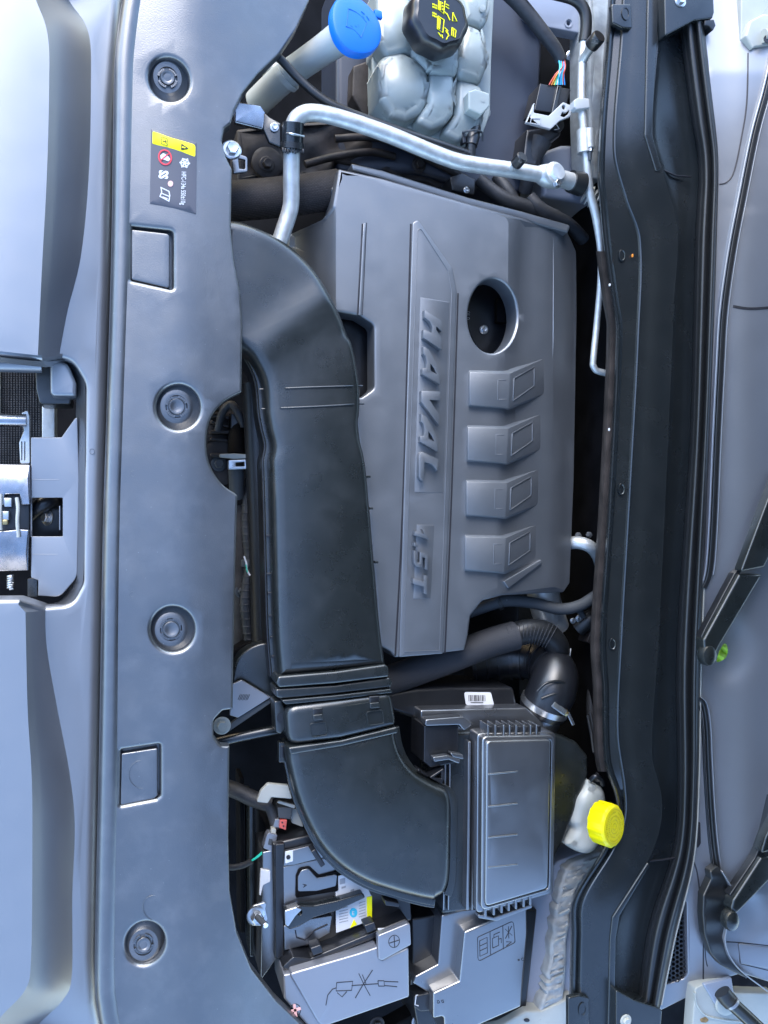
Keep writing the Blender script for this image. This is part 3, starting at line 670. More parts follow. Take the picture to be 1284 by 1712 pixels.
# coil blocks
def coil_block(dx, dy):
    q = lambda x, y, h: P(x + dx, y + dy, h)
    zt = -0.0215; zb = -0.036; zr = -0.066
    A, B, Cc, D = q(785, 622, zt), q(853, 624, zt), q(850, 682, zt), q(785, 677, zt)
    E, F_ = q(917, 596, zr + 0.004), q(917, 656, zr + 0.004)
    a0, b0, c0, d0 = q(783, 617, zb), q(840, 613, -0.05), q(850, 690, -0.055), q(782, 682, zb)
    e0, f0 = q(918, 592, zr - 0.012), q(919, 660, zr - 0.012)
    V = [A, B, Cc, D, E, F_, a0, b0, c0, d0, e0, f0]
    F = [(0, 1, 2, 3), (1, 4, 5, 2), (0, 6, 7, 1), (1, 7, 10, 4), (3, 2, 8, 9), (2, 5, 11, 8), (0, 3, 9, 6), (4, 10, 11, 5)]
    bm = bmesh.new(); vv = [bm.verts.new(v) for v in V]
    for f in F: bm.faces.new([vv[i] for i in f])
    bmesh.ops.recalc_face_normals(bm, faces=bm.faces)
    bm.faces.ensure_lookup_table()
    es = [e for e in bm.edges if len(e.link_faces) == 2]
    bmesh.ops.bevel(bm, geom=es, offset=0.0014, segments=2, affect='EDGES', profile=0.5)
    bm.verts.index_update()
    o = obj('coil_block', [v.co.copy() for v in bm.verts], [tuple(v.index for v in f.verts) for f in bm.faces], M['cover'], ec, 24); bm.free()
    # inset panels: frame ridges on flat and slope
    def on_slope(u, v):
        t = B.lerp(E, u); b = Cc.lerp(F_, u); return t.lerp(b, v)
    n_ = (E - B).cross(Cc - B).normalized(); n_ = n_ if n_.z > 0 else -n_
    p = [on_slope(.10, .20), on_slope(.62, .12), on_slope(.62, .66), on_slope(.10, .84)]
    pi = [on_slope(.16, .27), on_slope(.60, .22), on_slope(.56, .58), on_slope(.16, .72)]
    V = [v + n_ * 0.0004 for v in p] + [v - n_ * 0.0045 for v in pi]
    V2 = [v + n_ * 0.0012 for v in p]
    rim = MB()
    for i in range(4):
        j = (i + 1) % 4; c_ = (p[i] + p[j]) / 2 + n_ * 0.0006; d_ = (p[j] - p[i]) / 2
        rim.add(*box_geo(c_, d_, n_.cross(d_).normalized() * 0.0007, n_ * 0.0007, 0.0003))
    rim.build('slope_frame', M['cover'], o, 25)
    pbx = MB()
    for (x0, y0, x1, y1) in ((834, 634, 846, 636), (834, 667, 846, 669), (832, 634, 834, 669)):
        pbx.add(*slab_geo([(x0 + dx, y0 + dy), (x1 + dx, y0 + dy), (x1 + dx, y1 + dy), (x0 + dx, y1 + dy)], zt + 0.0004, r=0.0003, depth=0.001, seg=2))
    pbx.build('flat_frame', M['cover'], o, 25)
for dx, dy in ((0, 0), (-3, 92), (-5, 183), (-7, 275)): coil_block(dx, dy)
slab('corner_rib', rd([(842, 972), (905, 935, 2), (907, 941), (850, 984)], 2), zc(0.006), M['cover'], ec, r=0.001, depth=0.01)
# ================================================================ intake ducts
def edge_r(x, y): return 0.0
ud = thing('upper_intake_duct', 'long black plastic intake duct curving out from under the front panel', 'air duct', P(530, 800, -0.1))
ud_right = cr([(372, 363), (405, 367), (450, 384), (490, 409), (530, 449), (558, 495), (577, 535), (592, 580), (600, 620), (604, 655), (603, 690), (601, 706), (604, 735), (613, 775), (621, 860), (631, 980), (639, 1060), (646, 1112)], 4)
ud_left = cr([(468, 1132), (462, 1060), (459, 960), (457, 880), (455, 800), (454, 770), (458, 745), (452, 718), (447, 690), (444, 655), (440, 632), (428, 606), (412, 588), (372, 573)], 4)
ud_out = ud_right + ud_left
def ud_r(x, y):
    # wide rolled shoulder on the left (front) side, tighter on the right
    l = xat([(a[0], a[1]) for a in ud_left[::-1]], y) if y > 575 else 404
    t = max(0.0, 1 - abs(x - l) / 14.0) if y > 560 and x < 500 else 0.0
    base = 0.0095 if y > 560 else 0.016
    return base + 0.008 * t
def ud_z(x, y):
    z = 0.008
    # soft valley across the elbow, gentle crown along the straight run
    d = ((x - 440) * 0.62 - (y - 580) * -0.78) / 1.0
    z += 0.004 * math.exp(-(d / 30.0) ** 2)
    if y < 700: z -= 0.006 * max(0, (700 - y) / 330.0)
    if y < 560: z -= 0.010 * ((560 - y) / 200.0) ** 2 * max(0, (x - 430) / 120.0)
    l = 456; r_ = 615; t = (x - (l + r_) / 2) / 90.0
    if y > 560: z += 0.004 * (1 - t * t) * min(1, (y - 560) / 150.0)
    return z
slab('duct_body', ud_out, ud_z, M['duct'], ud, r=ud_r, depth=0.045, grid=14, seg=7, smooth=40)
fl_l = [(x - 13, y) for x, y in ud_left]; fl_in = [(x + 10, y) for x, y in ud_left][::-1]
flo = fl_l[:-1] + fl_in[1:]
slab('seam_flange', flo, -0.030, M['duct'], ud, r=0.0016, depth=0.005, smooth=30)
slab('lower_shell', [(x - 17, y) for x, y in ud_left[:-6]] + [(x + 8, y) for x, y in ud_left[:-6]][::-1], -0.038, M['black'], ud, r=0.002, depth=0.045)
for pts in ([(433, 651), (458, 650), (530, 647), (606, 645)], [(437, 684), (462, 682.5), (530, 679.5), (609, 675)]):
    q = []
    for x, y in cr(pts, 6):
        z = 0.0098 if 470 < x < 592 else (-0.012 if x < 455 else (0.003 if x >= 592 else -0.002))
        if 470 < x < 592: z = ud_z(x, y) + 0.0008
        q.append((x, y, z))
    tube('stiffening_rib', q, 0.0013, M['duct'], ud, sub=1, n=8)
for (x, y) in ((450, 896), (451, 960), (453, 992), (455, 1030), (457, 1066), (459, 1098)):
    pbox('flange_clip', x - 5, y - 2, x + 8, y + 2.5, -0.026, 0.006, M['black'], ud, r=1, b=0.0006)
for (x, y, sx) in ((615, 797, 5), (620, 850, 4), (629, 940, 4)):
    pbox('edge_nib', x - 2, y - 2, x + sx, y + 2, -0.006, 0.01, M['duct'], ud, r=1, b=0.0005)
slab('end_collar', rd([(465, 1131), (560, 1123), (645, 1111, 6), (650, 1117, 6), (651, 1132, 4), (560, 1143), (467, 1150, 5), (462, 1142)], 5), lambda x, y: 0.0145, M['duct'], ud, r=0.0035, depth=0.05, seg=4)
# clear of the collar: coupling sleeve of the lower duct
ld = thing('lower_intake_duct', 'black plastic elbow duct with clip collar leading into the air filter box', 'air duct', P(610, 1350, -0.1))
slab('sleeve_lip', rd([(461, 1152), (560, 1146), (652, 1133, 4), (656, 1140, 4), (655, 1149), (560, 1160), (474, 1168, 5), (462, 1166)], 4), 0.010, M['duct'], ld, r=0.0028, depth=0.05)
slab('sleeve_lip', rd([(470, 1171), (560, 1163), (654, 1152, 4), (657, 1158, 4), (560, 1170), (478, 1178, 5)], 3), 0.013, M['duct'], ld, r=0.0014, depth=0.05)
sleeve = slab('coupling_sleeve', rd([(476, 1180, 22), (560, 1172), (655, 1159, 12), (662, 1200), (663, 1214, 12), (570, 1236), (482, 1249, 22)], 5), lambda x, y: 0.0125 + 0.003 * (1 - ((x - 565) / 90.0) ** 2), M['duct'], ld, r=lambda x, y: 0.0125 - 0.005 * max(0, min(1, (x - 476) / 120.0)), depth=0.045, seg=6, grid=18)
for (x, y) in ((531, 1194), (626, 1174)):
    pbox('clip_window', x - 8, y - 10, x + 9, y + 8, 0.0165, 0.003, M['black'], sleeve, r=2, rot=-4)
    pbox('clip_tongue', x - 7, y + 1, x + 9, y + 10, 0.0205, 0.004, M['duct'], sleeve, r=2, rot=-6, b=0.001)
    ringmark('tongue_outline', rd(turn(rect(x - 12, y + 14, x + 16, y + 38), -8), 5), 1.2, 0.0172, M['duct'], sleeve, t=0.0015)
slab('side_lug', rd([(458, 1172), (472, 1170), (477, 1190), (478, 1218), (470, 1228), (461, 1224)], 4), -0.004, M['duct'], ld, r=0.003, depth=0.03)
lathe('lug_eye', [(0.0025, 0), (0.0045, 0), (0.0045, 0.0015), (0.0025, 0.0015)], P(468, 1200, -0.004), M['black'], ld, n=20, sy=1.6)
pbox('latch_frame', 466, 1241, 479, 1275, -0.02, 0.01, M['duct'], ld, r=2)
pbox('latch_hole', 469, 1247, 475, 1268, -0.019, 0.002, M['black'], ld, r=1)
ld_left = cr([(480, 1249), (484, 1280), (498, 1335), (514, 1375), (536, 1415), (568, 1450), (612, 1478), (660, 1495), (705, 1507), (728, 1511)], 5)
ld_right = cr([(748, 1498), (756, 1470), (758, 1400), (758, 1345), (752, 1326), (741, 1318), (720, 1310), (694, 1293), (676, 1270), (666, 1245), (661, 1216)], 5)
ld_out = ld_left + ld_right
def ld_r(x, y):
    if x > 730: return 0.014
    if y > 1330 and x < 735: return 0.017
    return 0.016 if x < 600 else 0.011
def ld_z(x, y): return 0.012 + 0.004 * math.exp(-((x - 610) / 80.0) ** 2 - ((y - 1360) / 100.0) ** 2)
slab('elbow_body', ld_out, ld_z, M['duct'], ld, r=ld_r, depth=0.04, grid=14, seg=7, smooth=40)
# flange below the elbow
def offl(c, d):
    o = []
    for i, p in enumerate(c):
        a = Vector(c[max(0, i - 1)]); b = Vector(c[min(len(c) - 1, i + 1)]); t = (b - a).normalized(); o.append((p[0] - t.y * d, p[1] + t.x * d))
    return o
slab('seam_flange', offl(ld_left, 8) + offl(ld_left, -8)[::-1], -0.020, M['duct'], ld, r=0.0015, depth=0.005)
slab('seam_flange', offl(ld_left, 4) + offl(ld_left, -8)[::-1], -0.0125, M['duct'], ld, r=0.0015, depth=0.005)
slab('seam_flange', offl(ld_right, 7) + offl(ld_right, -6)[::-1], -0.022, M['duct'], ld, r=0.0015, depth=0.006)
slab('seam_flange', [(x, y) for x, y in rd([(482, 1250), (570, 1238), (664, 1215, 3), (666, 1226, 3), (572, 1248), (486, 1262)], 3)], 0.0155, M['duct'], ld, r=0.0028, depth=0.05)
for pts in ([(520, 1424), (527, 1420), (544, 1446), (537, 1451)], [(643, 1505), (668, 1510), (667, 1517), (645, 1514)], [(700, 1285), (718, 1296), (716, 1300), (698, 1290)]):
    slab('flange_hook', rd(pts, 1.5), -0.016, M['black'], ld, r=0.001, depth=0.02)
slab('hook_tab', rd([(718, 1300), (742, 1284), (744, 1300), (738, 1312)], 2), -0.01, M['black'], ld, r=0.001, depth=0.02, holes=[rd([(725, 1300), (738, 1290), (738, 1302)], 1)], hr=0.0005)

# ================================================================ air filter box
ab = thing('air_filter_box', 'black air filter box with ribbed rectangular lid right of the elbow duct', 'air filter', P(840, 1360, -0.2))
lid = rd([(813, 1239, 8), (922, 1236, 8), (917, 1486, 10), (811, 1517, 8)], 8)
slab('lid_top', lid, lambda x, y: 0.018 + 0.0007 * math.sin((y - 1240) / 50.0 * math.pi * 0.55) , M['boxlid'], ab, r=0.003, depth=0.014, grid=14, seg=4)
a_ = rd([(806, 1231, 10), (928, 1229, 10), (923, 1490, 12), (804, 1524, 10)], 10)
slab('lid_rim', a_, 0.0125, M['boxlid'], ab, holes=[lid], r=0.003, depth=0.02, seg=4, hr=0.0015)
slab('lid_flange', rd([(798, 1226, 8), (930, 1224, 10), (926, 1494, 12), (796, 1528, 8)], 10), -0.002, M['boxlid'], ab, r=0.002, depth=0.03)
for y in (1292, 1346, 1398, 1448): slab('lid_crease', line([(816, y + 3), (866, y - 2)], 3), 0.0195, M['boxlid'], ab, r=0.0012, depth=0.002)
for x in (817, 829, 843, 853, 864, 877, 888, 898): pbox('lid_rib', x - 1.7, 1212, x + 1.7, 1238, 0.008, 0.03, M['boxlid'], ab, r=1, b=0.0008)
pbox('rib_shelf', 812, 1214, 905, 1232, -0.006, 0.02, M['black'], ab, r=2)
for x in (812, 826, 839, 851, 863, 876, 887): pbox('lid_rib', x - 2, 1508 - (x - 812) * .27, x + 2, 1534 - (x - 812) * .27, 0.002, 0.02, M['boxlid'], ab, r=1, b=0.0008)
slab('rib_rail', rd([(800, 1529), (826, 1534), (890, 1512), (890, 1518), (830, 1540), (800, 1535)], 2), -0.004, M['boxlid'], ab, r=0.001, depth=0.012)
slab('box_body', rd([(738, 1226, 6), (800, 1222), (930, 1226), (965, 1240, 14), (985, 1264, 12), (986, 1296, 14), (968, 1345), (946, 1402), (926, 1444, 6), (915, 1448), (915, 1490), (800, 1524), (738, 1530, 6)], 8), lambda x, y: -0.035 - 0.0001 * max(0, x - 930), M['duct'], ab, r=0.006, depth=0.10, grid=24, seg=5)
for (x0, w_) in ((745, 3), (753, 3), (785, 5), (793, 3)): slab('side_ridge', line([(x0, 1240), (x0 - 1, 1380), (x0 - 3, 1522)], w_), -0.018 if x0 > 770 else -0.024, M['boxlid'], ab, r=0.0013, depth=0.03)
slab('clip_tower', rd([(709, 1213), (767, 1213, 3), (768, 1275), (720, 1284), (708, 1274)], 3), -0.02, M['black'], ab, r=0.002, depth=0.06)
slab('tower_rim', rd([(712, 1203), (775, 1198, 10), (790, 1212), (776, 1222), (768, 1212), (710, 1214)], 4), -0.012, M['boxlid'], ab, r=0.0015, depth=0.02)
slab('wire_clip', rd([(724, 1266), (748, 1263), (770, 1270, 2), (768, 1277), (750, 1270), (726, 1274)], 2), -0.004, M['boxlid'], ab, r=0.001, depth=0.012)
slab('wire_clip', rd([(752, 1258), (774, 1262), (776, 1270), (758, 1266)], 2), -0.004, M['boxlid'], ab, r=0.001, depth=0.012)
# rear housing, sticker, outlet neck
slab('rear_housing', rd([(640, 1160), (700, 1150), (752, 1148, 8), (860, 1148, 10), (868, 1186, 6), (882, 1206), (800, 1210), (705, 1206), (655, 1190)], 6), lambda x, y: -0.075 - 0.0002 * max(0, 1170 - y), M['black'], ab, r=0.006, depth=0.10, seg=4)
slab('housing_step', rd([(702, 1187), (880, 1183, 4), (905, 1206, 10), (912, 1220), (800, 1226), (706, 1222)], 4), -0.045, M['boxlid'], ab, r=0.003, depth=0.03)
lb = slab('barcode_label', rd([(776, 1157, 4), (821, 1157.5, 4), (826, 1178, 2), (822, 1180.5, 1), (779, 1179, 4)], 4), lambda x, y: -0.0738 - 0.0002 * max(0, 1170 - y), M['wprint'], ab, r=0.0002, depth=0.0006, seg=1)
random.seed(3)
bars = []; x = 783.0
while x < 811:
    wd = random.choice((0.7, 0.9, 1.4)); bars.append([(x, 1162), (x + wd, 1162), (x + wd + .6, 1172), (x + .6, 1172)]); x += wd + random.choice((0.8, 1.1, 1.5))
mb = MB()
for q in bars + [[(787, 1174), (808, 1174), (808, 1175.2), (787, 1175.2)]]: mb.add(*slab_geo(q, lambda x, y: -0.0734 - 0.0002 * max(0, 1170 - y), r=0.00005, depth=0.0002, seg=1))
mb.build('barcode', M['bprint'], lb, 0)
tube('outlet_neck', [(886, 1232, -0.095), (899, 1204, -0.085), (912, 1176, -0.075)], 0.035, M['boxlid'], ab, n=36)
hb = thing('intake_boot', 'black rubber intake boot clamped to the air box outlet', 'hose', P(910, 1130, -0.1))
pts = [(906, 1189, -0.080), (914, 1172, -0.074), (924, 1150, -0.072), (926, 1124, -0.085), (905, 1104, -0.12), (865, 1098, -0.15), (820, 1102, -0.165), (780, 1110, -0.17)]
tube('boot_body', pts, [0.0385, 0.0385, 0.039, 0.037, 0.036, 0.036, 0.036, 0.036], M['black'], hb, n=36)
pl_ = cr(pts, 8)
for i in range(26, len(pl_) - 2, 4):
    a, b = pl_[i], pl_[i + 1]; tube('boot_ring', [a, tuple(a[k] + (b[k] - a[k]) * 0.75 for k in range(3))], 0.0385, M['black'], hb, n=32)
for pts2 in ([(898, 1156, -0.038), (914, 1142, -0.034), (940, 1140, -0.036), (952, 1156, -0.046)], [(905, 1168, -0.040), (930, 1160, -0.036), (952, 1166, -0.046)]): tube('boot_bead', pts2, 0.0022, M['rubber'], hb)
cl = thing('band_clamp', 'shiny steel band clamp with screw on the intake boot', 'clamp', P(915, 1172, -0.08))
tube('clamp_band', [(909, 1182.5, -0.0775), (913, 1174, -0.0745)], 0.0402, M['steel'], cl, n=44)
box('screw_housing', P(934, 1184, -0.038), (0.011, -0.008, 0), (0.003, 0.004, 0), (0, 0, 0.004), M['steel'], cl)
bolt('clamp_screw', P(944, 1191, -0.040), (0.8, -0.6, 0.1), 0.0075, M['brass'], cl, flange=0.8)
box('band_tail', P(953, 1200, -0.050), (0.006, -0.012, 0), (0.0025, 0.001, 0), (0, 0, 0.001), M['steel'], cl)

# ================================================================ hoses below the cover
h1 = thing('charge_hose', 'thick cloth-wrapped black hose running under the cover and bending down', 'hose', P(800, 1080, -0.13))
tube('hose_sleeve', [(610, 1150, -0.09), (660, 1134, -0.088), (740, 1105, -0.083), (815, 1076, -0.078), (862, 1062, -0.076)], 0.023, M['wrap'], h1, n=24)
tube('hose_bend', [(846, 1067, -0.077), (880, 1056, -0.075), (910, 1058, -0.077), (930, 1078, -0.084), (934, 1104, -0.10), (932, 1124, -0.12)], 0.0195, M['rubber'], h1, n=24)
for i in range(13):
    t = i / 12.0; x, y = 850 + 70 * t, 1065 - 9 * math.sin(t * 2.6) + 4 * t
    tube('hose_weave', [(x + 2 + 16 * math.sin(a_) * (-.35 + t * 1.1), y - 21 * math.sin(a_), -0.075 + 0.0203 * math.cos(a_) - 0.001) for a_ in [-1.1 + 2.2 * k / 8 for k in range(9)]], 0.0007, M['wrap'], h1, sub=1, n=5)
c1 = thing('worm_drive_clamp', 'silver worm-drive hose clamp at the end of the bent hose', 'clamp', P(925, 1110, -0.1))
tube('clamp_band', [(932, 1106, -0.100), (932.5, 1112, -0.106)], 0.0212, M['steel'], c1, n=36)
tube('band_tail', [(938, 1113, -0.085), (950, 1106, -0.078), (953, 1094, -0.076), (954, 1084, -0.078)], 0.0012, M['steel'], c1, n=6)
tube('screw_barrel', [(911, 1107, -0.078), (938, 1112, -0.076)], 0.0052, M['steel'], c1, n=12)
bolt('screw_head', P(938, 1113, -0.076), (0.9, -0.15, 0.2), 0.0065, M['steel'], c1, flange=.9)
h2 = thing('coolant_hose', 'slim grey rubber hose passing behind the engine cover corner', 'hose', P(900, 1010, -0.13))
tube('hose_run', [(770, 1030, -0.11), (800, 1018, -0.10), (845, 1005, -0.092), (890, 1008, -0.092), (935, 1018, -0.09), (970, 1012, -0.09), (1000, 994, -0.1), (1030, 985, -0.12)], 0.0095, M['hose'], h2, n=18)
tube('hose_clip', [(832, 1010, -0.0945), (838, 1007.5, -0.093)], 0.0113, M['rubber'], h2, n=20)
for a in ((846, 1009, 862, 1006),): pbox('hose_tag', a[0], 1002, a[2], 1008, -0.083, 0.002, M['whitec'], h2, r=1, rot=2)
o = tube('turbo_pipe', [(905, 975, -0.13), (912, 1010, -0.13), (925, 1050, -0.14)], 0.027, M['alu'], None, n=24)
tag(o, 'bare metal pipe section behind the slim grey hose', 'pipe')
o = tube('metal_bypass_hose', [(940, 912, -0.12), (962, 907, -0.09), (985, 913, -0.08), (1000, 930, -0.10), (1008, 960, -0.13)], 0.0105, M['alu'], None, n=20)
tag(o, 'curved silver braided hose right of the engine cover', 'hose')
for (x, y) in ((966, 895), (984, 894)):
    s_ = thing('stud_nut', 'small grey stud nut above the curved silver hose, ' + ('left' if x < 970 else 'right') + ' one of the pair', 'bolt', P(x, y, -0.1), 'stud nuts by the silver hose')
    lathe('nut_head', [(0.0055, 0), (0.0055, 0.005), (0.003, 0.006)], P(x, y, -0.10), M['hose'], s_, ax=(-0.3, 0, 1), n=6)
    tube('stud', [(x, y, -0.12), (x - 1, y, -0.092)], 0.0025, M['hose'], s_)

# ================================================================ battery corner
bt = thing('car_battery', 'black car battery with pale top panels and a yellow-blue warning label', 'battery', P(560, 1480, -0.25))
slab('battery_case', rd([(455, 1410, 4), (560, 1385), (680, 1370), (690, 1540), (560, 1570), (460, 1600, 4)], 4), -0.062, M['black'], bt, r=0.004, depth=0.18)
slab('top_edge_panel', rd([(476, 1424), (490, 1421), (540, 1408), (548, 1432), (492, 1446), (474, 1448)], 2), -0.052, M['boxlid'], bt, r=0.001, depth=0.006)
slab('corner_tag', rd([(477, 1424), (490, 1421), (490, 1440), (477, 1444)], 1), -0.051, M['wprint'], bt, r=0.0004, depth=0.001)
lathe('corner_hole', [(0.0032, 0), (0.0032, 0.0005)], P(482, 1433, -0.0506), M['bprint'], bt, n=16)
slab('cell_lid', rd([(473, 1449, 3), (500, 1444), (560, 1430), (562, 1505), (520, 1514), (474, 1520)], 3), -0.055, M['boxlid'], bt, r=0.0015, depth=0.006)
slab('vent_well', rd([(495, 1465, 8), (500, 1452, 8), (518, 1449, 6), (534, 1464, 4), (565, 1456), (566, 1490), (494, 1502)], 4), -0.0515, M['deep'], bt, r=0.001, depth=0.004)
slab('vent_cap', rd([(498, 1466, 8), (504, 1455, 8), (516, 1452, 6), (530, 1468, 4), (564, 1461), (562, 1482), (530, 1490), (498, 1491)], 4), -0.050, M['boxlid'], bt, r=0.001, depth=0.004)
text('vent_text', 'A', 506, 1478, -0.0494, 7, M['bprint'], bt, deg=80)
slab('cell_lid', rd([(474, 1548), (520, 1536), (556, 1530), (552, 1560), (520, 1578), (476, 1590)], 3), -0.055, M['boxlid'], bt, r=0.0015, depth=0.006)
slab('cell_groove', line([(494, 1556), (496, 1568), (510, 1572), (526, 1556), (548, 1546)], 2), -0.0535, M['bprint'], bt, r=0.0003, depth=0.001)
lbl = slab('battery_label', rd([(561, 1466), (600, 1455), (622, 1500), (622, 1538), (562, 1560)], 1), -0.0535, M['wprint'], bt, r=0.0002, depth=0.001)
slab('label_band', [(613, 1500), (622, 1498), (622, 1538), (614, 1541)], -0.0528, M['ylabel'], lbl, r=0.0001, depth=0.0004, seg=1)
slab('label_disc', ell(591, 1526, 6.5, 8, 22), -0.0528, M['cprint'], lbl, r=0.0001, depth=0.0004, seg=1)
slab('label_triangle', [(585, 1552), (597, 1546), (592, 1537)], -0.0528, M['ylabel'], lbl, r=0.0001, depth=0.0004, seg=1)
text('label_letter', 'E', 588, 1530, -0.0522, 7, M['wprint'], lbl, deg=0)
mb = MB()
for i in range(6):
    for q in ((567, 582), (600, 611)):
        y = 1519 + i * 4.6 - (q[0] - 567) * .28; mb.add(*slab_geo([(q[0], y), (q[1], y - 3.5), (q[1], y - 2.4), (q[0], y + 1.1)], -0.0528, r=0.00005, depth=0.0003, seg=1))
for q in ([(571, 1483), (578, 1481), (578, 1484), (571, 1486)], [(568, 1470), (577, 1468), (577, 1477), (568, 1479)], [(586, 1488), (592, 1486), (592, 1492), (586, 1494)]): mb.add(*slab_geo(q, -0.0528, r=0.00005, depth=0.0003, seg=1))
mb.build('label_print', M['gprint'], lbl, 0)
hd = thing('battery_hold_down', 'shiny black steel strap clamped across the battery top', 'bracket', P(540, 1520, -0.06))
slab('strap', rd([(476, 1522, 3), (500, 1514, 8), (525, 1514, 8), (562, 1506), (606, 1493), (612, 1501), (565, 1523), (525, 1535), (500, 1550, 6), (484, 1555, 6), (477, 1548)], 3), lambda x, y: -0.036 - 0.004 * (1 if y > 1535 else 0), M['cowl'], hd, holes=[ell(501, 1525, 4.5, 5.5, 18)], r=0.0022, depth=0.012, hr=0.0005)
slab('strap_end', rd([(476, 1523), (496, 1517), (506, 1520), (494, 1532), (482, 1550), (477, 1546)], 3), -0.0335, M['steel'], hd, r=0.001, depth=0.002, holes=[ell(501, 1525, 4.5, 5.5, 18)] if False else ())
jb = thing('hold_down_bolt', 'zinc nut and threaded rod at the left end of the battery strap', 'bolt', P(432, 1535, -0.06))
mb = MB().add(*slab_geo(rd([(414, 1526, 6), (424, 1514, 6), (446, 1508, 4), (444, 1520), (448, 1538), (436, 1548), (420, 1548, 6)], 4), -0.045, r=0.001, depth=0.004)); mb.build('washer_plate', M['steel'], jb)
lathe('washer', [(0.0135, 0), (0.0135, 0.002), (0.011, 0.003)], P(427, 1530, -0.044), M['steel'], jb, ax=(0.15, -0.1, 1), n=28)
lathe('nut', [(0.0085, 0.003), (0.0092, 0.004), (0.0092, 0.010), (0.0075, 0.0115), (0.005, 0.011)], P(428, 1531, -0.044), M['steel'], jb, ax=(0.15, -0.1, 1), n=6)
tube('threaded_rod', [(430, 1533, -0.034), (437, 1540, -0.014), (444, 1547, 0.002)], 0.0042, M['hose'], jb, n=14)
lathe('rod_tip', [(0.0042, 0), (0.0036, 0.0012)], P(444, 1547, 0.002), M['steel'], jb, ax=(0.3, -0.3, 1), n=14)
# insulated terminal cover
tcv = thing('terminal_cover', 'grey plastic battery terminal cover with moulded cable symbol and red plus', 'cover', P(580, 1620, -0.1))
tz = lambda x, y: -0.012
slab('cover_lid', rd([(484, 1628, 5), (600, 1594), (632, 1583, 3), (634, 1601, 2), (640, 1604), (684, 1583, 4), (685, 1664, 4), (684, 1668), (540, 1718), (530, 1708)], 3), tz, M['cowlg'], tcv, r=0.003, depth=0.10, seg=4)
slab('lid_wall', rd([(474, 1630), (486, 1628), (545, 1722), (520, 1722), (475, 1670)], 3), -0.02, M['cowlg'], tcv, r=0.003, depth=0.08)
slab('plus_tab', rd([(632, 1564, 5), (686, 1542, 5), (688, 1580, 4), (640, 1606, 4), (633, 1604)], 3), -0.008, M['cowlg'], tcv, r=0.002, depth=0.01)
slab('upper_ledge', rd([(470, 1618, 5), (490, 1600, 4), (520, 1602), (560, 1585), (680, 1535, 5), (686, 1545), (560, 1596), (486, 1626)], 3), -0.03, M['black'], tcv, r=0.002, depth=0.05)
for (x, y) in ((530, 1590), (620, 1552)): pbox('ledge_clip', x - 9, y - 8, x + 9, y + 6, -0.022, 0.02, M['black'], tcv, r=2, rot=-20)
slab('clip_glint', rect(632, 1552, 643, 1555), -0.0215, M['wprint'], tcv, r=0.0002, depth=0.001)
zt_ = -0.0113
flat('moulded_symbol', [line(q, 1.2) for q in ([(563, 1643), (590, 1641), (588, 1656), (562, 1657), (563, 1643)], [(545, 1681), (548, 1664), (556, 1654), (562, 1652)], [(588, 1648), (632, 1645)], [(632, 1640), (642, 1640), (643, 1649), (633, 1649), (632, 1640)], [(643, 1641), (666, 1642)], [(643, 1648), (664, 1650)], [(600, 1628), (608, 1645), (619, 1665)], [(623, 1622), (608, 1645), (594, 1669)], [(606, 1630), (612, 1645)], [(564, 1660), (572, 1667), (580, 1658)])], zt_, M['bprint'], tcv, t=0.0008)
ringmark('plus_ring', ell(659, 1574, 9.5, 11, 26, .3), 1.1, -0.0075, M['bprint'], tcv)
flat('plus_mark', [stroke((651, 1577), (667, 1572), 1.4), stroke((659, 1565), (660, 1584), 1.4)], -0.0074, M['bprint'], tcv)
ringmark('plus_ring', ell(493, 1690, 10, 12, 26, .3), 1.2, -0.0195, M['bprint'], tcv)
flat('red_plus', [stroke((484, 1692), (503, 1686), 4.6), stroke((492, 1679), (495, 1700), 4.6)], -0.0193, M['pprint'], tcv)

# ================================================================ fuse box
fb = thing('fuse_box', 'dark grey fuse box with stepped lid and three moulded icons', 'fuse box', P(790, 1620, -0.15))
fz_ = lambda x, y: -0.022
slab('lid', rd([(776, 1558, 5), (882, 1512, 5), (883, 1560), (872, 1684, 6), (744, 1740), (742, 1700), (724, 1704, 4), (724, 1660, 4), (768, 1640, 4), (772, 1600)], 4), fz_, M['boxlid'], fb, r=0.0035, depth=0.06, seg=5)
slab('shoulder', rd([(738, 1530, 5), (800, 1512), (880, 1505), (884, 1514), (776, 1560), (768, 1644), (722, 1664), (690, 1644, 4), (694, 1632), (732, 1612, 4)], 4), -0.045, M['boxlid'], fb, r=0.003, depth=0.05)
slab('base', rd([(690, 1540), (740, 1520), (900, 1520), (880, 1700), (700, 1730), (686, 1650)], 5), -0.09, M['black'], fb, r=0.004, depth=0.10)
slab('latch', rd([(692, 1666), (718, 1660, 3), (722, 1690), (704, 1692, 3), (692, 1684)], 3), -0.04, M['black'], fb, r=0.002, depth=0.03)
flat('latch_slot', [line([(699, 1664), (696, 1664), (694, 1680), (700, 1682)], 1.3)], -0.0392, M['wprint'], fb)
zi = -0.0213
ico = rd([(798, 1567, 5), (859, 1539, 5), (862, 1576, 5), (799, 1609, 5)], 5)
ringmark('icon_frame', ico, 0.9, zi, M['bprint'], fb, t=0.0006)
def ik(u, v): a = Vector((798, 1567)); q = a + Vector((63, -29)) * u + Vector((1, 40)) * v; return (q.x, q.y)
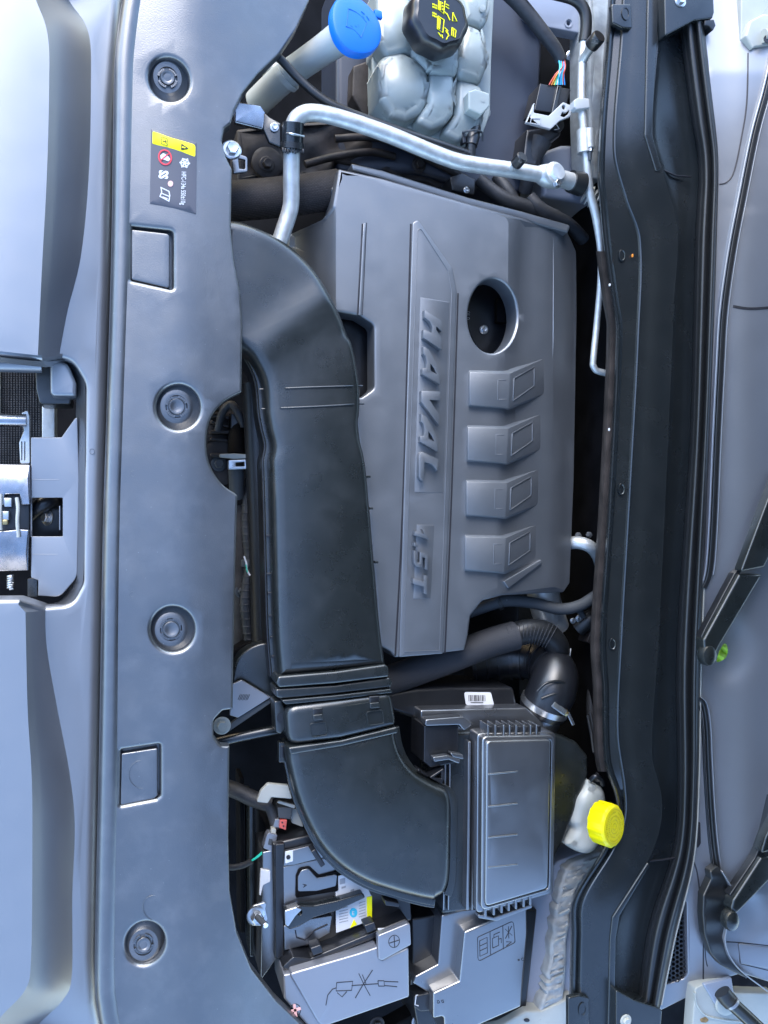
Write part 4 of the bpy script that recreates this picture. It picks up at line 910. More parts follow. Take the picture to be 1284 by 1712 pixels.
flat('moulded_icons', [line(q, 0.9) for q in ([ik(.34, 0), ik(.34, 1)], [ik(.68, 0), ik(.68, 1)], [ik(.06, .2), ik(.26, .2), ik(.26, .85), ik(.06, .85), ik(.06, .2)], [ik(.06, .42), ik(.26, .42)], [ik(.06, .62), ik(.26, .62)],
     [ik(.40, .75), ik(.40, .35), ik(.56, .35), ik(.56, .75), ik(.40, .75)], [ik(.44, .35), ik(.44, .22), ik(.60, .22)], [ik(.56, .5), ik(.63, .5), ik(.63, .7)], [ik(.74, .2), ik(.92, .6)], [ik(.92, .2), ik(.74, .6)], [ik(.83, .15), ik(.83, .65)], [ik(.76, .75), ik(.9, .85), ik(.76, .92)])], zi, M['bprint'], fb)
text('lid_mark', '= C', 866, 1608, zi, 5, M['bprint'], fb, deg=-12)
text('lid_mark', 'D G', 731, 1678, zi, 5, M['bprint'], fb, deg=-8)
o = slab('relay_holder', rd([(688, 1536), (735, 1528), (736, 1608), (690, 1632)], 4), -0.075, M['black'], None, r=0.003, depth=0.05); tag(o, 'black relay holder between the battery cover and the fuse box', 'relay')
text('holder_mark', 'EB-B', 692, 1616, -0.0745, 7, M['duct'], o, deg=-6)
# ================================================================ top corner: inner fender, tanks, pipes
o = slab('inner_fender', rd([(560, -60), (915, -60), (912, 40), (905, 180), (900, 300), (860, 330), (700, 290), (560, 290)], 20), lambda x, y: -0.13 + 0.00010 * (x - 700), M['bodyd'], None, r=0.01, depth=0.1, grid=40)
tag(o, 'smooth dark inner fender wall behind the coolant tank', 'body panel')
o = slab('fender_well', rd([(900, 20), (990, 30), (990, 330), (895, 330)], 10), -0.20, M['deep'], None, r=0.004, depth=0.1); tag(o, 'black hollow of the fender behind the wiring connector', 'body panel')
o = slab('strut_bracket', rd([(868, -30), (975, -30), (971, 56, 3), (905, 44, 4), (880, 20)], 4), -0.09, M['body'], None, holes=[ell(951, 38, 3.2, 4.4, 16)], r=0.002, depth=0.02, hr=0.001); tag(o, 'pale metal bracket plate with one hole at the top edge', 'bracket')
ringmark('hole_rim', ell(951, 38, 7, 8, 20), 1.5, -0.0885, M['body'], o)
o = slab('fender_apron', rd([(905, 252, 20), (940, 240, 8), (1000, 240), (1000, 345), (905, 330, 10)], 8), lambda x, y: -0.13, M['body'], None, r=0.008, depth=0.08); tag(o, 'pale blue-grey metal apron behind the pipe fitting', 'body panel')
o = slab('sealed_seam', [(983, -30), (1030, -30), (1016, 60), (1010, 200), (1006, 300), (988, 300), (984, 180)], lambda x, y: -0.055 + 0.003 * math.sin(y * .05), M['seal'], None, r=0.004, depth=0.06, grid=12); tag(o, 'rough pale seam sealer flange beside the upper metal pipe', 'sealer')
bolt_ = bolt('fender_bolt', P(955, 95, -0.17), (0, 0, 1), 0.0105, M['steel'], None); tag(bolt_, 'single silver hex bolt beside the coloured wires', 'bolt')
o = slab('engine_mount', rd([(395, 215), (470, 205), (560, 200), (700, 250), (800, 290), (780, 340), (560, 270), (556, 300), (395, 305)], 6), lambda x, y: -0.14 + 0.006 * math.sin(x * .07) * math.cos(y * .09), M['soil'], None, r=0.006, depth=0.08, grid=14); tag(o, 'rusty brown engine mount casting under the metal pipe', 'engine mount')
bolt('mount_bolt', P(446, 275, -0.125), (0.1, 0, 1), 0.012, M['soil'], o); bolt('mount_bolt', P(700, 276, -0.125), (0.1, 0, 1), 0.012, M['soil'], o); bolt('mount_bolt', P(508, 296, -0.13), (0.1, 0, 1), 0.008, M['soil'], o)
lathe('mount_boss', [(0.024, 0), (0.024, 0.008), (0.018, 0.011)], P(446, 275, -0.137), M['soil'], o, n=28)
for pts in ([(510, 275, -0.12), (560, 262, -0.12), (620, 254, -0.125), (660, 262, -0.13)], [(560, 232, -0.125), (650, 235, -0.12), (780, 300, -0.12)]): tube('mount_tube', pts, 0.006, M['soil'], o)
slab('mount_plate', rd([(590, 110), (632, 95), (640, 190), (610, 200), (588, 160)], 5), -0.11, M['soil'], o, r=0.003, depth=0.03)
o = tube('woven_hose', [(350, 338, -0.085), (420, 334, -0.085), (500, 326, -0.082), (566, 316, -0.082)], 0.029, M['weave'], None, n=32); tag(o, 'wide brown woven hose behind the curved duct', 'hose')
tube('hose_fold', [(549, 292, -0.085), (556, 318, -0.056), (549, 346, -0.08)], 0.004, M['rubber'], o)

# washer filler
wf = thing('washer_filler', 'white washer fluid filler neck with a bright blue cap', 'filler neck', P(520, 110, -0.15))
tube('filler_neck', [(430, 172, -0.15), (468, 136, -0.10), (505, 108, -0.065), (545, 80, -0.03), (585, 52, 0.0)], [0.021, 0.021, 0.020, 0.021, 0.024], M['white'], wf, n=28)
tube('neck_collar', [(476, 133, -0.09), (482, 127, -0.085)], 0.0222, M['white'], wf, n=28)
tube('neck_branch', [(440, 112, -0.12), (458, 118, -0.11), (476, 130, -0.10)], 0.012, M['white'], wf)
ax = Vector((0.22, 0.15, 1)).normalized(); cc = P(596, 42, 0.022)
cap = lathe('filler_cap', [(0.036, -0.014), (0.0385, -0.012), (0.039, -0.002), (0.0375, 0.0015), (0.034, 0.003), (0.012, 0.0045), (0, 0.0045)], cc, M['blue'], wf, ax=ax, n=48, sy=1.12, sx=1.0, wob=lambda t, h: 1 + 0.045 * math.exp(-((t - 4.1) / 0.5) ** 2) + 0.02 * math.cos(3 * t))
cu_, cv_, ca_ = basis(ax)
def on_cap(pts, c, u, v, a, h): return [c + u * (x * K) + v * (-y * K) + a * h for x, y in pts]
for pts in ([(-22, 12), (-16, -22)], [(4, 24), (17, -6)], [(-22, 12), (-8, 14), (4, 24)], [(-16, -22), (2, -18), (17, -6)], [(-14, 8), (-10, 10)], [(-6, 6), (-2, 8)], [(0, 2), (2, 6)], [(8, -24), (14, -20)], [(18, -18), (22, -12)], [(10, -16), (13, -12)]):
    tube('moulded_line', on_cap(pts, cc, cu_, cv_, ca_, 0.0042), 0.0007, M['blued'], cap, px=False, sub=3, n=6)
box('cap_tab', cc + cu_ * 0.036 + cv_ * 0.026, cu_ * 0.006, cv_ * 0.006, ca_ * 0.003, M['blue'], cap)

# coolant tank
ct = thing('coolant_tank', 'translucent grey coolant expansion tank of bulging chambers with black cap', 'tank', P(730, 120, -0.15))
CH = {'a': [(634.6, 103), (651, 87), (675, 84), (697, 96), (715, 116), (716, 168), (706, 184), (680, 200), (654, 193), (637, 164)],
      'b': [(718, 118), (743, 115), (761, 123), (763, 154), (760, 188), (748, 202), (723, 215), (694, 200), (716, 172)],
      'c': [(764, 124), (805, 142), (812, 154), (812, 188), (800, 219), (767, 236), (738, 220), (761, 192)],
      'd': [(763, 94), (774, 57), (781, 36), (807, 46), (818, 77), (816, 111), (806, 138), (763, 124)],
      'e': [(766, -30), (822, -30), (816, 34), (807, 46), (779, 35)],
      'f': [(630, -30), (690, -30), (684, 50), (696, 94), (674, 84), (646, 94), (633, 70)],
      'g': [(690, 40), (760, 60), (770, 100), (764, 126), (718, 118), (690, 90)]}
for k, q in CH.items():
    zt_ = {'a': -0.012, 'b': -0.016, 'c': -0.022, 'd': -0.016, 'e': -0.02, 'f': -0.014, 'g': -0.012}[k]
    cx = sum(p[0] for p in q) / len(q); cy = sum(p[1] for p in q) / len(q)
    q = [(cx + (p[0] - cx) * 1.05, cy + (p[1] - cy) * 1.04) for p in q]; q = cr(rd(q, 16, 3), 2, True)
    zf_ = (lambda x, y, cx=cx, cy=cy, zt_=zt_: zt_ - 0.000006 * ((x - cx) ** 2 + (y - cy) ** 2))
    slab('tank_chamber', q, zf_, M['tank'], ct, r=0.013 if k in 'ad' else 0.0105, depth=0.055, seg=8, grid=9, smooth=60)
slab('seam_flange', cr(rd([(628, -30), (622, 60), (624, 160), (640, 196), (676, 210), (730, 232), (770, 248), (806, 228), (820, 190), (822, 100), (828, -30)], 20, 3), 2, True), -0.056, M['tank'], ct, r=0.002, depth=0.006)
slab('lower_half', cr(rd([(632, -30), (628, 150), (660, 200), (765, 236), (806, 220), (816, 150), (820, -30)], 20, 3), 2, True), -0.062, M['tank'], ct, r=0.003, depth=0.06)
slab('level_housing', rd([(783, 153), (795, 148), (819, 156), (819, 177), (805, 192), (783, 182)], 2), -0.004, M['tank'], ct, r=0.002, depth=0.03)
lathe('housing_dimple', [(0.0036, 0.0), (0.003, -0.001), (0, -0.001)], P(808, 167, -0.0033), M['tank'], ct, n=16)
lathe('top_screw', [(0.004, 0), (0.004, 0.001), (0.002, 0.001)], P(807, 14, -0.019), M['tank'], ct, n=18)
ringmark('screw_ring', ell(807, 14, 5, 6, 20), 1.4, -0.0185, M['tank'], ct, t=0.001)
lathe('filler_neck', [(0.045, -0.03), (0.045, 0.0)], P(724, 42, -0.012), M['tank'], ct, n=36)
ax = Vector((0.10, 0.0, 1)).normalized(); cc = P(738, 27, 0.035)
oct_ = lambda t, h: 1 + (0.028 * math.cos(9 * t + 0.8) if h < 0.002 else 0.02 * math.cos(9 * t + 0.8))
cap = lathe('tank_cap', [(0.0455, -0.036), (0.0465, -0.033), (0.0455, -0.012), (0.0435, -0.004), (0.040, 0.0), (0.037, 0.0015), (0.0365, 0.0005), (0.0, 0.0005)], cc, M['black'], ct, ax=ax, n=72, wob=oct_)
cu_, cv_, ca_ = basis(ax)
def capm(name, polys, m, h=0.0012, wd=0.0008):
    mb = MB()
    for q in polys: mb.add(*tube_geo([cc + cu_ * ((x - 738) * K * 0.97) + cv_ * (-(y - 27) * K * 0.97) + ca_ * h for x, y in q], wd, n=6, sub=2, smooth=False))
    return mb.build(name, m, cap, 40)
QQ = lambda l: [(620 + x * .1713, y * .1713) for x, y in l]
capm('printed_marks', [QQ(q) for q in ([(655, 0), (650, 100), (710, 135), (725, 0)], [(645, 170), (715, 195), (700, 330), (640, 300), (645, 170)], [(815, 100), (860, 180), (810, 185), (815, 100)], [(805, 255), (850, 275), (840, 350), (800, 335), (805, 255)], [(825, 262), (820, 340)], [(720, 110), (760, 140)], [(745, 120), (780, 185)], [(735, 30), (770, 40)], [(732, 55), (770, 70)], [(720, 270), (760, 300)], [(730, 300), (765, 340), (740, 390)], [(740, 285), (770, 350)], [(650, 335), (680, 370)], [(690, 350), (700, 385)])], M['ylabel'])
capm('printed_fill', [QQ(q) for q in ([(662, 20), (655, 95)], [(675, 20), (670, 105)], [(652, 190), (648, 290)], [(668, 195), (660, 300)], [(690, 30), (700, 30)], [(690, 60), (705, 62)], [(690, 90), (705, 94)])], M['ylabel'], wd=0.0013)
mb = MB()
for (s_, x, y) in (('20', 588, 55), ('140', 615, 60), ('20', 588, 140), ('kPa', 610, 145)):
    for i in range(2):
        for j in range(3): mb.add(*tube_geo([cc + cu_ * ((620 + (x + j * 9) * .1713 - 738) * K) + cv_ * (-((y + i * 26) * .1713 - 27) * K) + ca_ * 0.001, cc + cu_ * ((620 + (x + j * 9 + 5) * .1713 - 738) * K) + cv_ * (-((y + i * 26 + 18) * .1713 - 27) * K) + ca_ * 0.001], 0.0004, n=5, smooth=False))
mb.build('printed_numbers', M['ylabel'], cap, 0)
qc = thing('quick_connector', 'black quick-connect fitting on the coolant tank outlet', 'connector', P(790, 235, -0.06))
tube('connector_body', [(792, 208, -0.04), (790, 228, -0.035), (788, 244, -0.032)], [0.011, 0.011, 0.009], M['black'], qc, n=20)
tube('connector_spout', [(788, 242, -0.032), (787, 262, -0.034)], 0.007, M['rubber'], qc, n=16)
tube('retaining_clip', [(774, 222, -0.030), (782, 219, -0.020), (796, 218, -0.019), (806, 222, -0.028), (807, 236, -0.034)], 0.0014, M['hose'], qc)
slab('connector_wing', rd([(772, 214), (778, 212), (780, 238), (774, 240)], 2), -0.03, M['black'], qc, r=0.001, depth=0.01)
ov = tube('overflow_hose', [(455, 88, -0.03), (470, 100, -0.03), (500, 132, -0.032), (535, 162, -0.03), (570, 182, -0.027), (630, 205, -0.025), (700, 230, -0.026), (760, 250, -0.03), (788, 260, -0.034)], 0.0062, M['rubber'], None, n=16)
tag(ov, 'thin black overflow hose running from the panel edge to the tank fitting', 'hose')
for x, y in ((771, 254), (776, 256), (781, 258)): lathe('hose_ring', [(0.0072, -0.001), (0.0072, 0.001)], P(x, y, -0.0325), M['rubber'], ov, ax=(0.9, -0.3, 0), n=18)

# low-pressure pipe
lp = thing('low_pressure_pipe', 'thick bare aluminium pipe bending across the top of the engine bay', 'pipe', P(650, 250, -0.08))
tube('pipe_run', [(462, 420, -0.05), (474, 385, -0.045), (486, 345, -0.04), (487, 300, -0.03), (488, 250, -0.018), (490, 212, -0.010), (503, 193, -0.006), (530, 189, -0.006), (580, 201, -0.008), (650, 225, -0.012), (720, 254, -0.018), (765, 270, -0.022), (810, 278, -0.024), (860, 285, -0.026), (915, 294, -0.03)], 0.0118, M['alu'], lp, n=24, sub=7)
tube('valve_stem', [(855, 283, -0.022), (862, 275, -0.006)], 0.0068, M['alu'], lp)
vc = lathe('valve_cap', [(0.0088, 0), (0.0092, 0.002), (0.0092, 0.016), (0.0080, 0.0178), (0, 0.0178)], P(862, 275, -0.006), M['black'], lp, ax=(0.28, 0.42, 0.9), n=28)
flat('cap_letter', [stroke((867, 270), (872, 262), 1.2), stroke((867, 270), (872, 272), 1.2)], P(862, 275, 0.0118).z, M['hose'], vc)
tube('end_block', [(898, 290, -0.03), (915, 294, -0.03), (935, 297, -0.03)], [0.012, 0.018, 0.017], M['alu'], lp, n=20)
lathe('end_flange', [(0.018, 0), (0.018, 0.006), (0.014, 0.008), (0.012, 0.012)], P(926, 292, -0.018), M['alu'], lp, ax=(0.2, 0.1, 1), n=28)
bolt('flange_bolt', P(931, 306, -0.012), (0.1, -0.2, 1), 0.0085, M['steel'], lp, flange=.9)
tube('end_spigot', [(935, 298, -0.032), (956, 304, -0.036)], 0.0135, M['alu'], lp, n=20)
o = tube('firewall_grommet', [(954, 303, -0.036), (972, 308, -0.04)], [0.017, 0.0185], M['rubber'], None, n=28); tag(o, 'black rubber grommet on the end of the aluminium pipe', 'grommet')
o = thing('bellows_joint', 'ribbed silver joint just left of the dark cowl beam', 'joint', P(992, 330, -0.08))
for i in range(5): lathe('bellows_ring', [(0.013 + 0.002 * (i % 2), 0), (0.0165, 0.002), (0.013, 0.004)], P(978 + i * 6, 322 + i * 4, -0.055), M['alu'], o, ax=(0.85, -0.5, 0.2), n=24)
tb = thing('pipe_clamp', 'dark steel clamp band holding the aluminium pipe to the bracket', 'clamp', P(490, 230, -0.05))
tube('clamp_band', [(490, 206, -0.009), (488.5, 244, -0.0165)], 0.0152, M['cowl'], tb, n=28)
tube('rubber_insert', [(488.8, 240, -0.016), (488.2, 250, -0.018)], 0.0168, M['rubber'], tb, n=28)
tube('clamp_seam', [(474, 222, -0.012), (488, 224, 0.004), (508, 228, -0.006)], 0.0016, M['steel'], tb)
for i in range(9): box('insert_tooth', P(473 + i * 4.2, 251 + (i % 3), -0.006 - 0.001 * abs(i - 4)), (0.0012, 0, 0), (0, 0.003, 0), (0, 0, 0.002), M['rubber'], tb, b=0.0004)
zb = thing('pipe_bracket', 'shiny zinc-plated bent bracket at the panel edge beside the pipe clamp', 'bracket', P(425, 200, -0.06))
slab('bracket_top', rd([(392, 169, 2), (436, 176, 6), (444, 188, 4), (440, 216), (392, 204)], 3), lambda x, y: -0.012 - 0.0002 * (x - 392), M['chrome'], zb, r=0.002, depth=0.006)
slab('bracket_arm', rd([(440, 186), (452, 196), (470, 206), (470, 246), (450, 238), (440, 216)], 3), lambda x, y: -0.022 + 0.0002 * (x - 440), M['cowl'], zb, r=0.002, depth=0.004)
bolt('bracket_rivet', P(459, 213, -0.017), (0, 0, 1), 0.0065, M['steel'], zb)
slab('panel_stay', rd([(388, 270), (392, 255), (414, 262, 6), (414, 287), (390, 290)], 3), -0.03, M['boxlid'], zb, r=0.001, depth=0.004, holes=[rd([(398, 264), (410, 267), (410, 283), (400, 282)], 2)], hr=0.0005)

# high-pressure pipe
hp = thing('high_pressure_pipe', 'slim bare aluminium pipe running down beside the dark cowl beam', 'pipe', P(985, 200, -0.08))
tube('pipe_run', [(977, 64, -0.03), (974, 100, -0.03), (972, 160, -0.03), (975, 210, -0.03), (980, 262, -0.032), (986, 320, -0.036), (997, 365, -0.04), (1004, 420, -0.045), (1004, 470, -0.055), (998, 540, -0.06), (992, 600, -0.06), (993, 614, -0.06), (1004, 622, -0.06), (1050, 630, -0.06)], [0.0068] * 7 + [0.0052] * 7, M['alu'], hp, n=18, sub=7)
tube('insulated_section', [(880, -20, -0.035), (930, -10, -0.03), (962, 0, -0.026), (977, 18, -0.025), (980, 42, -0.027), (977, 70, -0.03)], 0.0092, M['rubber'], hp, n=20)
tube('port_stem', [(973, 102, -0.03), (982, 88, -0.016), (988, 78, -0.005)], [0.0072, 0.0068, 0.0075], M['alu'], hp)
vc = lathe('port_cap', [(0.0108, 0), (0.0112, 0.002), (0.0112, 0.018), (0.0098, 0.0205), (0, 0.0205)], P(988, 77, -0.006), M['black'], hp, ax=(0.22, 0.35, 0.92), n=32)
flat('cap_letter', [stroke((990, 64), (1001, 67), 1.3), stroke((989, 71), (1000, 73), 1.3), stroke((995.5, 65.5), (994.5, 72), 1.3)], 0.0158, M['hose'], vc)
tube('muffler', [(976, 218, -0.03), (977.5, 256, -0.031)], 0.0115, M['alu'], hp, n=22)
tube('muffler', [(984, 216, -0.024), (986, 248, -0.025)], 0.008, M['alu'], hp, n=22)
tube('valve_tip', [(986, 252, -0.024), (986, 268, -0.025)], [0.0042, 0.0026], M['hose'], hp, n=12)
lathe('valve_nut', [(0.0055, 0), (0.0055, 0.005)], P(986, 254, -0.024), M['steel'], hp, ax=(0, 1, 0), n=6)
o = slab('pipe_clip', rd([(959, 168), (966, 163), (986, 164, 2), (987, 180, 2), (964, 183), (960, 179)], 2), -0.018, M['whitec'], None, r=0.0015, depth=0.012); tag(o, 'small white plastic clip holding the slim pipe', 'clip')

# wiring
wh = thing('wiring_harness', 'taped black wiring harness fanning into coloured wires at a connector', 'wiring', P(920, 100, -0.08))
tube('taped_loom', [(840, -20, -0.05), (866, 4, -0.05), (890, 32, -0.05), (912, 60, -0.05), (930, 84, -0.052), (938, 102, -0.055)], [0.012, 0.012, 0.0115, 0.011, 0.010, 0.0085], M['tape'], wh, n=18)
for i, (m_, sx, ex) in enumerate((('w_red', 943, 941), ('w_blue', 941, 944), ('w_cyan', 939, 940), ('w_blue', 937, 937), ('w_cyan', 934, 934), ('w_wh', 940, 931), ('w_gr', 938, 928.5), ('w_yel', 938, 926), ('w_or', 941, 922), ('w_red', 940, 918))):
    tube('wire', [(sx, 98, -0.052), (sx + (2 if i < 5 else 0), 112, -0.045 - 0.001 * (i % 3)), ((sx + ex) / 2, 124, -0.045 - 0.0012 * (i % 4)), (ex, 142, -0.05)], 0.0012, M[m_], wh, n=8)
cn = thing('wiring_connector', 'large black multi-pin connector under the coloured wires', 'connector', P(920, 170, -0.1))
slab('connector_shell', rd([(903, 139, 2), (955, 149, 2), (943, 192, 2), (893, 184, 2)], 2), -0.052, M['black'], cn, r=0.0012, depth=0.04)
slab('shell_ridge', rd([(932, 142), (940, 144), (930, 190), (922, 188)], 1), -0.048, M['duct'], cn, r=0.0015, depth=0.01)
slab('connector_plug', rd([(880, 216), (936, 205, 6), (940, 225, 8), (917, 240), (905, 256), (898, 280), (872, 274)], 4), -0.07, M['black'], cn, r=0.004, depth=0.05)
tube('plug_loom', [(905, 235, -0.075), (893, 260, -0.08), (885, 290, -0.09), (878, 320, -0.11)], [0.018, 0.014, 0.012, 0.011], M['tape'], cn, n=18)
lathe('plug_lock', [(0.012, 0), (0.012, 0.006), (0.008, 0.006)], P(929, 210, -0.072), M['black'], cn, n=24)
flat('lock_glint', [line([(930, 207), (935, 215), (927, 217)], 1.2)], -0.064, M['wprint'], cn)
o = slab('connector_bracket', rd([(879, 205, 1), (894, 169, 1), (893, 188, 2), (918, 193, 3), (942, 170, 4), (957, 177, 4), (955, 194, 4), (936, 202), (921, 216, 2)], 2), lambda x, y: -0.042, M['whitec'], None, r=0.0012, depth=0.004, holes=[ell(942.5, 179, 3, 4, 16), rd([(937, 194), (940, 187), (947, 188), (953, 182), (951, 190), (943, 196)], 1)], hr=0.0004)
tag(o, 'white plastic bracket clasping the black connector', 'bracket')
ringmark('bracket_window', rd([(888, 197), (905, 197), (903, 209), (886, 206)], 1), 1.2, -0.0408, M['whitec'], o, t=0.0008)
for i, pts in enumerate(([(800, 300, -0.11), (840, 330, -0.10), (880, 345, -0.10), (930, 362, -0.11)], [(830, 296, -0.12), (850, 322, -0.11), (868, 352, -0.11)], [(885, 330, -0.1), (905, 350, -0.095), (950, 375, -0.1), (975, 400, -0.12)])):
    o = tube('loom_branch', pts, 0.011, M['tape'], None, n=14); tag(o, ('black taped loom lying along the top edge of the engine cover', 'short black loom dropping behind the pipe valve cap', 'black loom between the pipe end block and the cover corner')[i], 'wiring')
o = slab('sensor_plug', rd([(752, 296), (772, 288), (796, 300), (794, 326), (756, 318)], 3), -0.08, M['black'], None, r=0.002, depth=0.04); tag(o, 'small black sensor plug just above the engine cover edge', 'connector')
bolt('sensor_screw', P(780, 318, -0.075), (0, 0, 1), 0.005, M['steel'], o)

# ================================================================ gap between panel and duct
cp = thing('coolant_spigot', 'dark hose on a spigot with cream collar seen in the half-round notch', 'hose', P(390, 770, -0.16))
tube('spigot', [(398, 705, -0.15), (397, 735, -0.13), (396, 762, -0.12)], 0.014, M['deep'], cp)
slab('collar', rd([(367, 759), (392, 758), (421, 760), (420, 766), (392, 767), (368, 764)], 2), -0.098, M['cream'], cp, r=0.001, depth=0.01)
slab('spring_clamp', rd([(382, 769), (413, 768), (414, 784), (382, 785)], 2), -0.10, M['steel'], cp, r=0.001, depth=0.012, holes=[rd([(394, 773), (409, 772), (409, 780), (394, 780)], 1)], hr=0.0003)
tube('hose_end', [(394, 776, -0.118), (395, 800, -0.125), (396, 830, -0.14)], 0.0115, M['hose'], cp, n=18)
al = thing('alternator', 'dark ribbed alternator body hidden under the front panel edge', 'alternator', P(370, 720, -0.25))
lathe('alternator_body', [(0.05, 0), (0.055, 0.02), (0.05, 0.07), (0.02, 0.08)], P(352, 730, -0.24), M['soil'], al, n=28)
for i in range(7): pbox('housing_rib', 352, 680 + i * 13, 384, 686 + i * 13, -0.135 - 0.006 * (i % 3), 0.02, M['soil'], al, r=2, rot=8 * (i % 3))
pbox('terminal_block', 386, 690, 420, 745, -0.13, 0.03, M['black'], al, r=3)
o = tube('lower_hose', [(425, 640, -0.09), (430, 760, -0.1), (436, 900, -0.11), (440, 1050, -0.12), (445, 1160, -0.12)], 0.018, M['rubber'], None, n=18); tag(o, 'black hose lying along the front side of the long duct', 'hose')
o = tube('heat_shield_pipe', [(400, 850, -0.18), (405, 930, -0.17), (408, 1020, -0.18), (400, 1100, -0.2)], 0.03, M['soil'], None, n=18); tag(o, 'grimy brown pipe deep in the gap below the notch', 'pipe')
wl_ = thing('loose_wire', 'thin pale wire hanging in the dark gap beside the duct', 'wire', P(412, 950, -0.12))
tube('wire_core', [(408, 930, -0.1), (412, 942, -0.1), (413, 953, -0.1), (418, 962, -0.1)], 0.0013, M['w_wh'], wl_); tube('wire_stripe', [(411, 944, -0.098), (413, 953, -0.098), (414, 957, -0.098)], 0.0009, M['w_gr'], wl_)
rs = thing('radiator_stay', 'grey triangular stay plate with ribbed oval pad by the panel cutout', 'bracket', P(415, 1170, -0.1))
slab('stay_plate', rd([(388, 1144, 1), (404, 1137, 2), (453, 1166, 1), (398, 1200, 1), (384, 1196)], 1), -0.05, M['cowlg'], rs, r=0.001, depth=0.004)
for i in range(7): slab('pad_rib', line([(398 + i * 2.6, 1170 + i % 2), (402 + i * 2.6, 1161)], 1.0), -0.0488, M['hose'], rs, r=0.0002, depth=0.001)
slab('stay_arm', rd([(400, 1198), (452, 1168), (455, 1174), (380, 1225), (365, 1228)], 2), -0.055, M['hose'], rs, r=0.001, depth=0.006)
fn = thing('fan_shroud', 'dark rounded fan shroud edge beside the grey triangular stay', 'shroud', P(430, 1110, -0.15))
slab('shroud_disc', cr([(388, 1150), (396, 1105), (420, 1082), (450, 1075), (466, 1090), (466, 1160), (452, 1166), (405, 1138)], 5, True), -0.062, M['duct'], fn, r=0.003, depth=0.03)
slab('shroud_back', cr([(380, 1110), (400, 1080), (440, 1068), (470, 1070), (470, 1170), (390, 1170)], 5, True), -0.12, M['deep'], fn, r=0.003, depth=0.03)
tube('cross_bar', [(350, 1244, -0.085), (400, 1232, -0.08), (480, 1216, -0.08)], 0.008, M['cowl'], fn, n=12)
b_ = bolt('stay_bolt', P(371, 1213, -0.05), (0, 0, 1), 0.0125, M['cream'], None); tag(b_, 'pale bolt head half hidden in the small panel cutout', 'bolt')
lathe('pulley', [(0.03, 0), (0.034, 0.003), (0.031, 0.006), (0.034, 0.009), (0.031, 0.012), (0.034, 0.015), (0.02, 0.017), (0.012, 0.014), (0, 0.014)], P(366, 775, -0.16), M['soil'], al, n=30)
bolt('pulley_nut', P(366, 775, -0.146), (0, 0, 1), 0.012, M['hose'], al)
for (x, y, r_) in ((408, 712, 0.006), (399, 724, 0.005), (412, 738, 0.005)): bolt('terminal_nut', P(x, y, -0.129), (0, 0, 1), r_, M['hose'], al)
tube('charge_cable', [(408, 712, -0.125), (398, 690, -0.12), (386, 676, -0.125), (372, 690, -0.13), (364, 720, -0.14)], 0.006, M['tape'], al)
ps = thing('engine_loom', 'black convoluted loom deep in the gap between panel and duct', 'wiring', P(415, 1000, -0.16))
lp_ = [(418, 800, -0.14), (412, 870, -0.13), (417, 940, -0.135), (410, 1010, -0.13), (418, 1075, -0.14)]
tube('loom_run', lp_, 0.008, M['tape'], ps, n=12)
for q in cr(lp_, 12)[::2]: lathe('loom_ring', [(0.0088, -0.0012), (0.0092, 0), (0.0088, 0.0012)], P(*q), M['tape'], ps, ax=(0, 1, 0), n=12)
pbox('loom_clip', 404, 936, 428, 948, -0.122, 0.01, M['hose'], ps, r=2)
bt_ = bolt('block_bolt', P(404, 988, -0.15), (0.2, 0, 1), 0.011, M['hose'], None); tag(bt_, 'dull bolt head in the dark gap beside the loom', 'bolt')
o = slab('timing_cover', rd([(392, 850), (420, 846), (424, 900), (428, 1000), (420, 1060), (388, 1064)], 6), lambda x, y: -0.19 + 0.004 * math.sin(y * .12), M['soil'], None, r=0.005, depth=0.06, grid=12); tag(o, 'grimy brown engine casing deep below the panel edge', 'engine part')
# parts right of the engine cover
vv = thing('purge_valve', 'small black valve with grey nozzle behind the bent hose', 'valve', P(980, 1040, -0.15))
tube('valve_body', [(965, 1052, -0.13), (985, 1036, -0.12), (1000, 1026, -0.12)], [0.014, 0.015, 0.013], M['rubber'], vv, n=20)
tube('valve_nozzle', [(975, 1030, -0.105), (968, 1020, -0.095), (962, 1016, -0.09)], 0.005, M['hose'], vv, n=12)
bolt('valve_screw', P(968, 1034, -0.112), (-0.2, 0, 1), 0.006, M['steel'], vv); bolt('valve_screw', P(958, 1038, -0.118), (-0.2, 0, 1), 0.005, M['steel'], vv)
pbox('valve_plug', 985, 1048, 1004, 1078, -0.12, 0.03, M['soil'], vv, r=3, rot=20)
fl_ = thing('firewall_loom', 'black loom dropping along the firewall behind the filter box', 'wiring', P(990, 1180, -0.15))
tube('loom_run', [(1000, 1080, -0.15), (992, 1130, -0.14), (988, 1190, -0.13), (996, 1240, -0.12), (1004, 1285, -0.11), (1000, 1310, -0.1)], 0.008, M['tape'], fl_, n=12)
tube('loom_wire', [(986, 1190, -0.115), (994, 1226, -0.11), (1002, 1262, -0.10)], 0.0018, M['hose'], fl_, n=8)
tube('loom_wire', [(982, 1196, -0.115), (988, 1226, -0.11), (992, 1258, -0.10)], 0.0018, M['hose'], fl_, n=8)
o = slab('heat_shield', rd([(965, 640), (985, 636), (992, 760), (988, 860), (966, 850)], 5), lambda x, y: -0.22 + 0.005 * math.sin(y * .1), M['soil'], None, r=0.004, depth=0.05, grid=12); tag(o, 'dim brown heat shield deep between cover and cowl beam', 'heat shield')
for i, (x, y) in enumerate(((976, 680), (980, 800))): bolt('shield_bolt', P(x, y, -0.215), (0, 0, 1), 0.008, M['hose'], o)
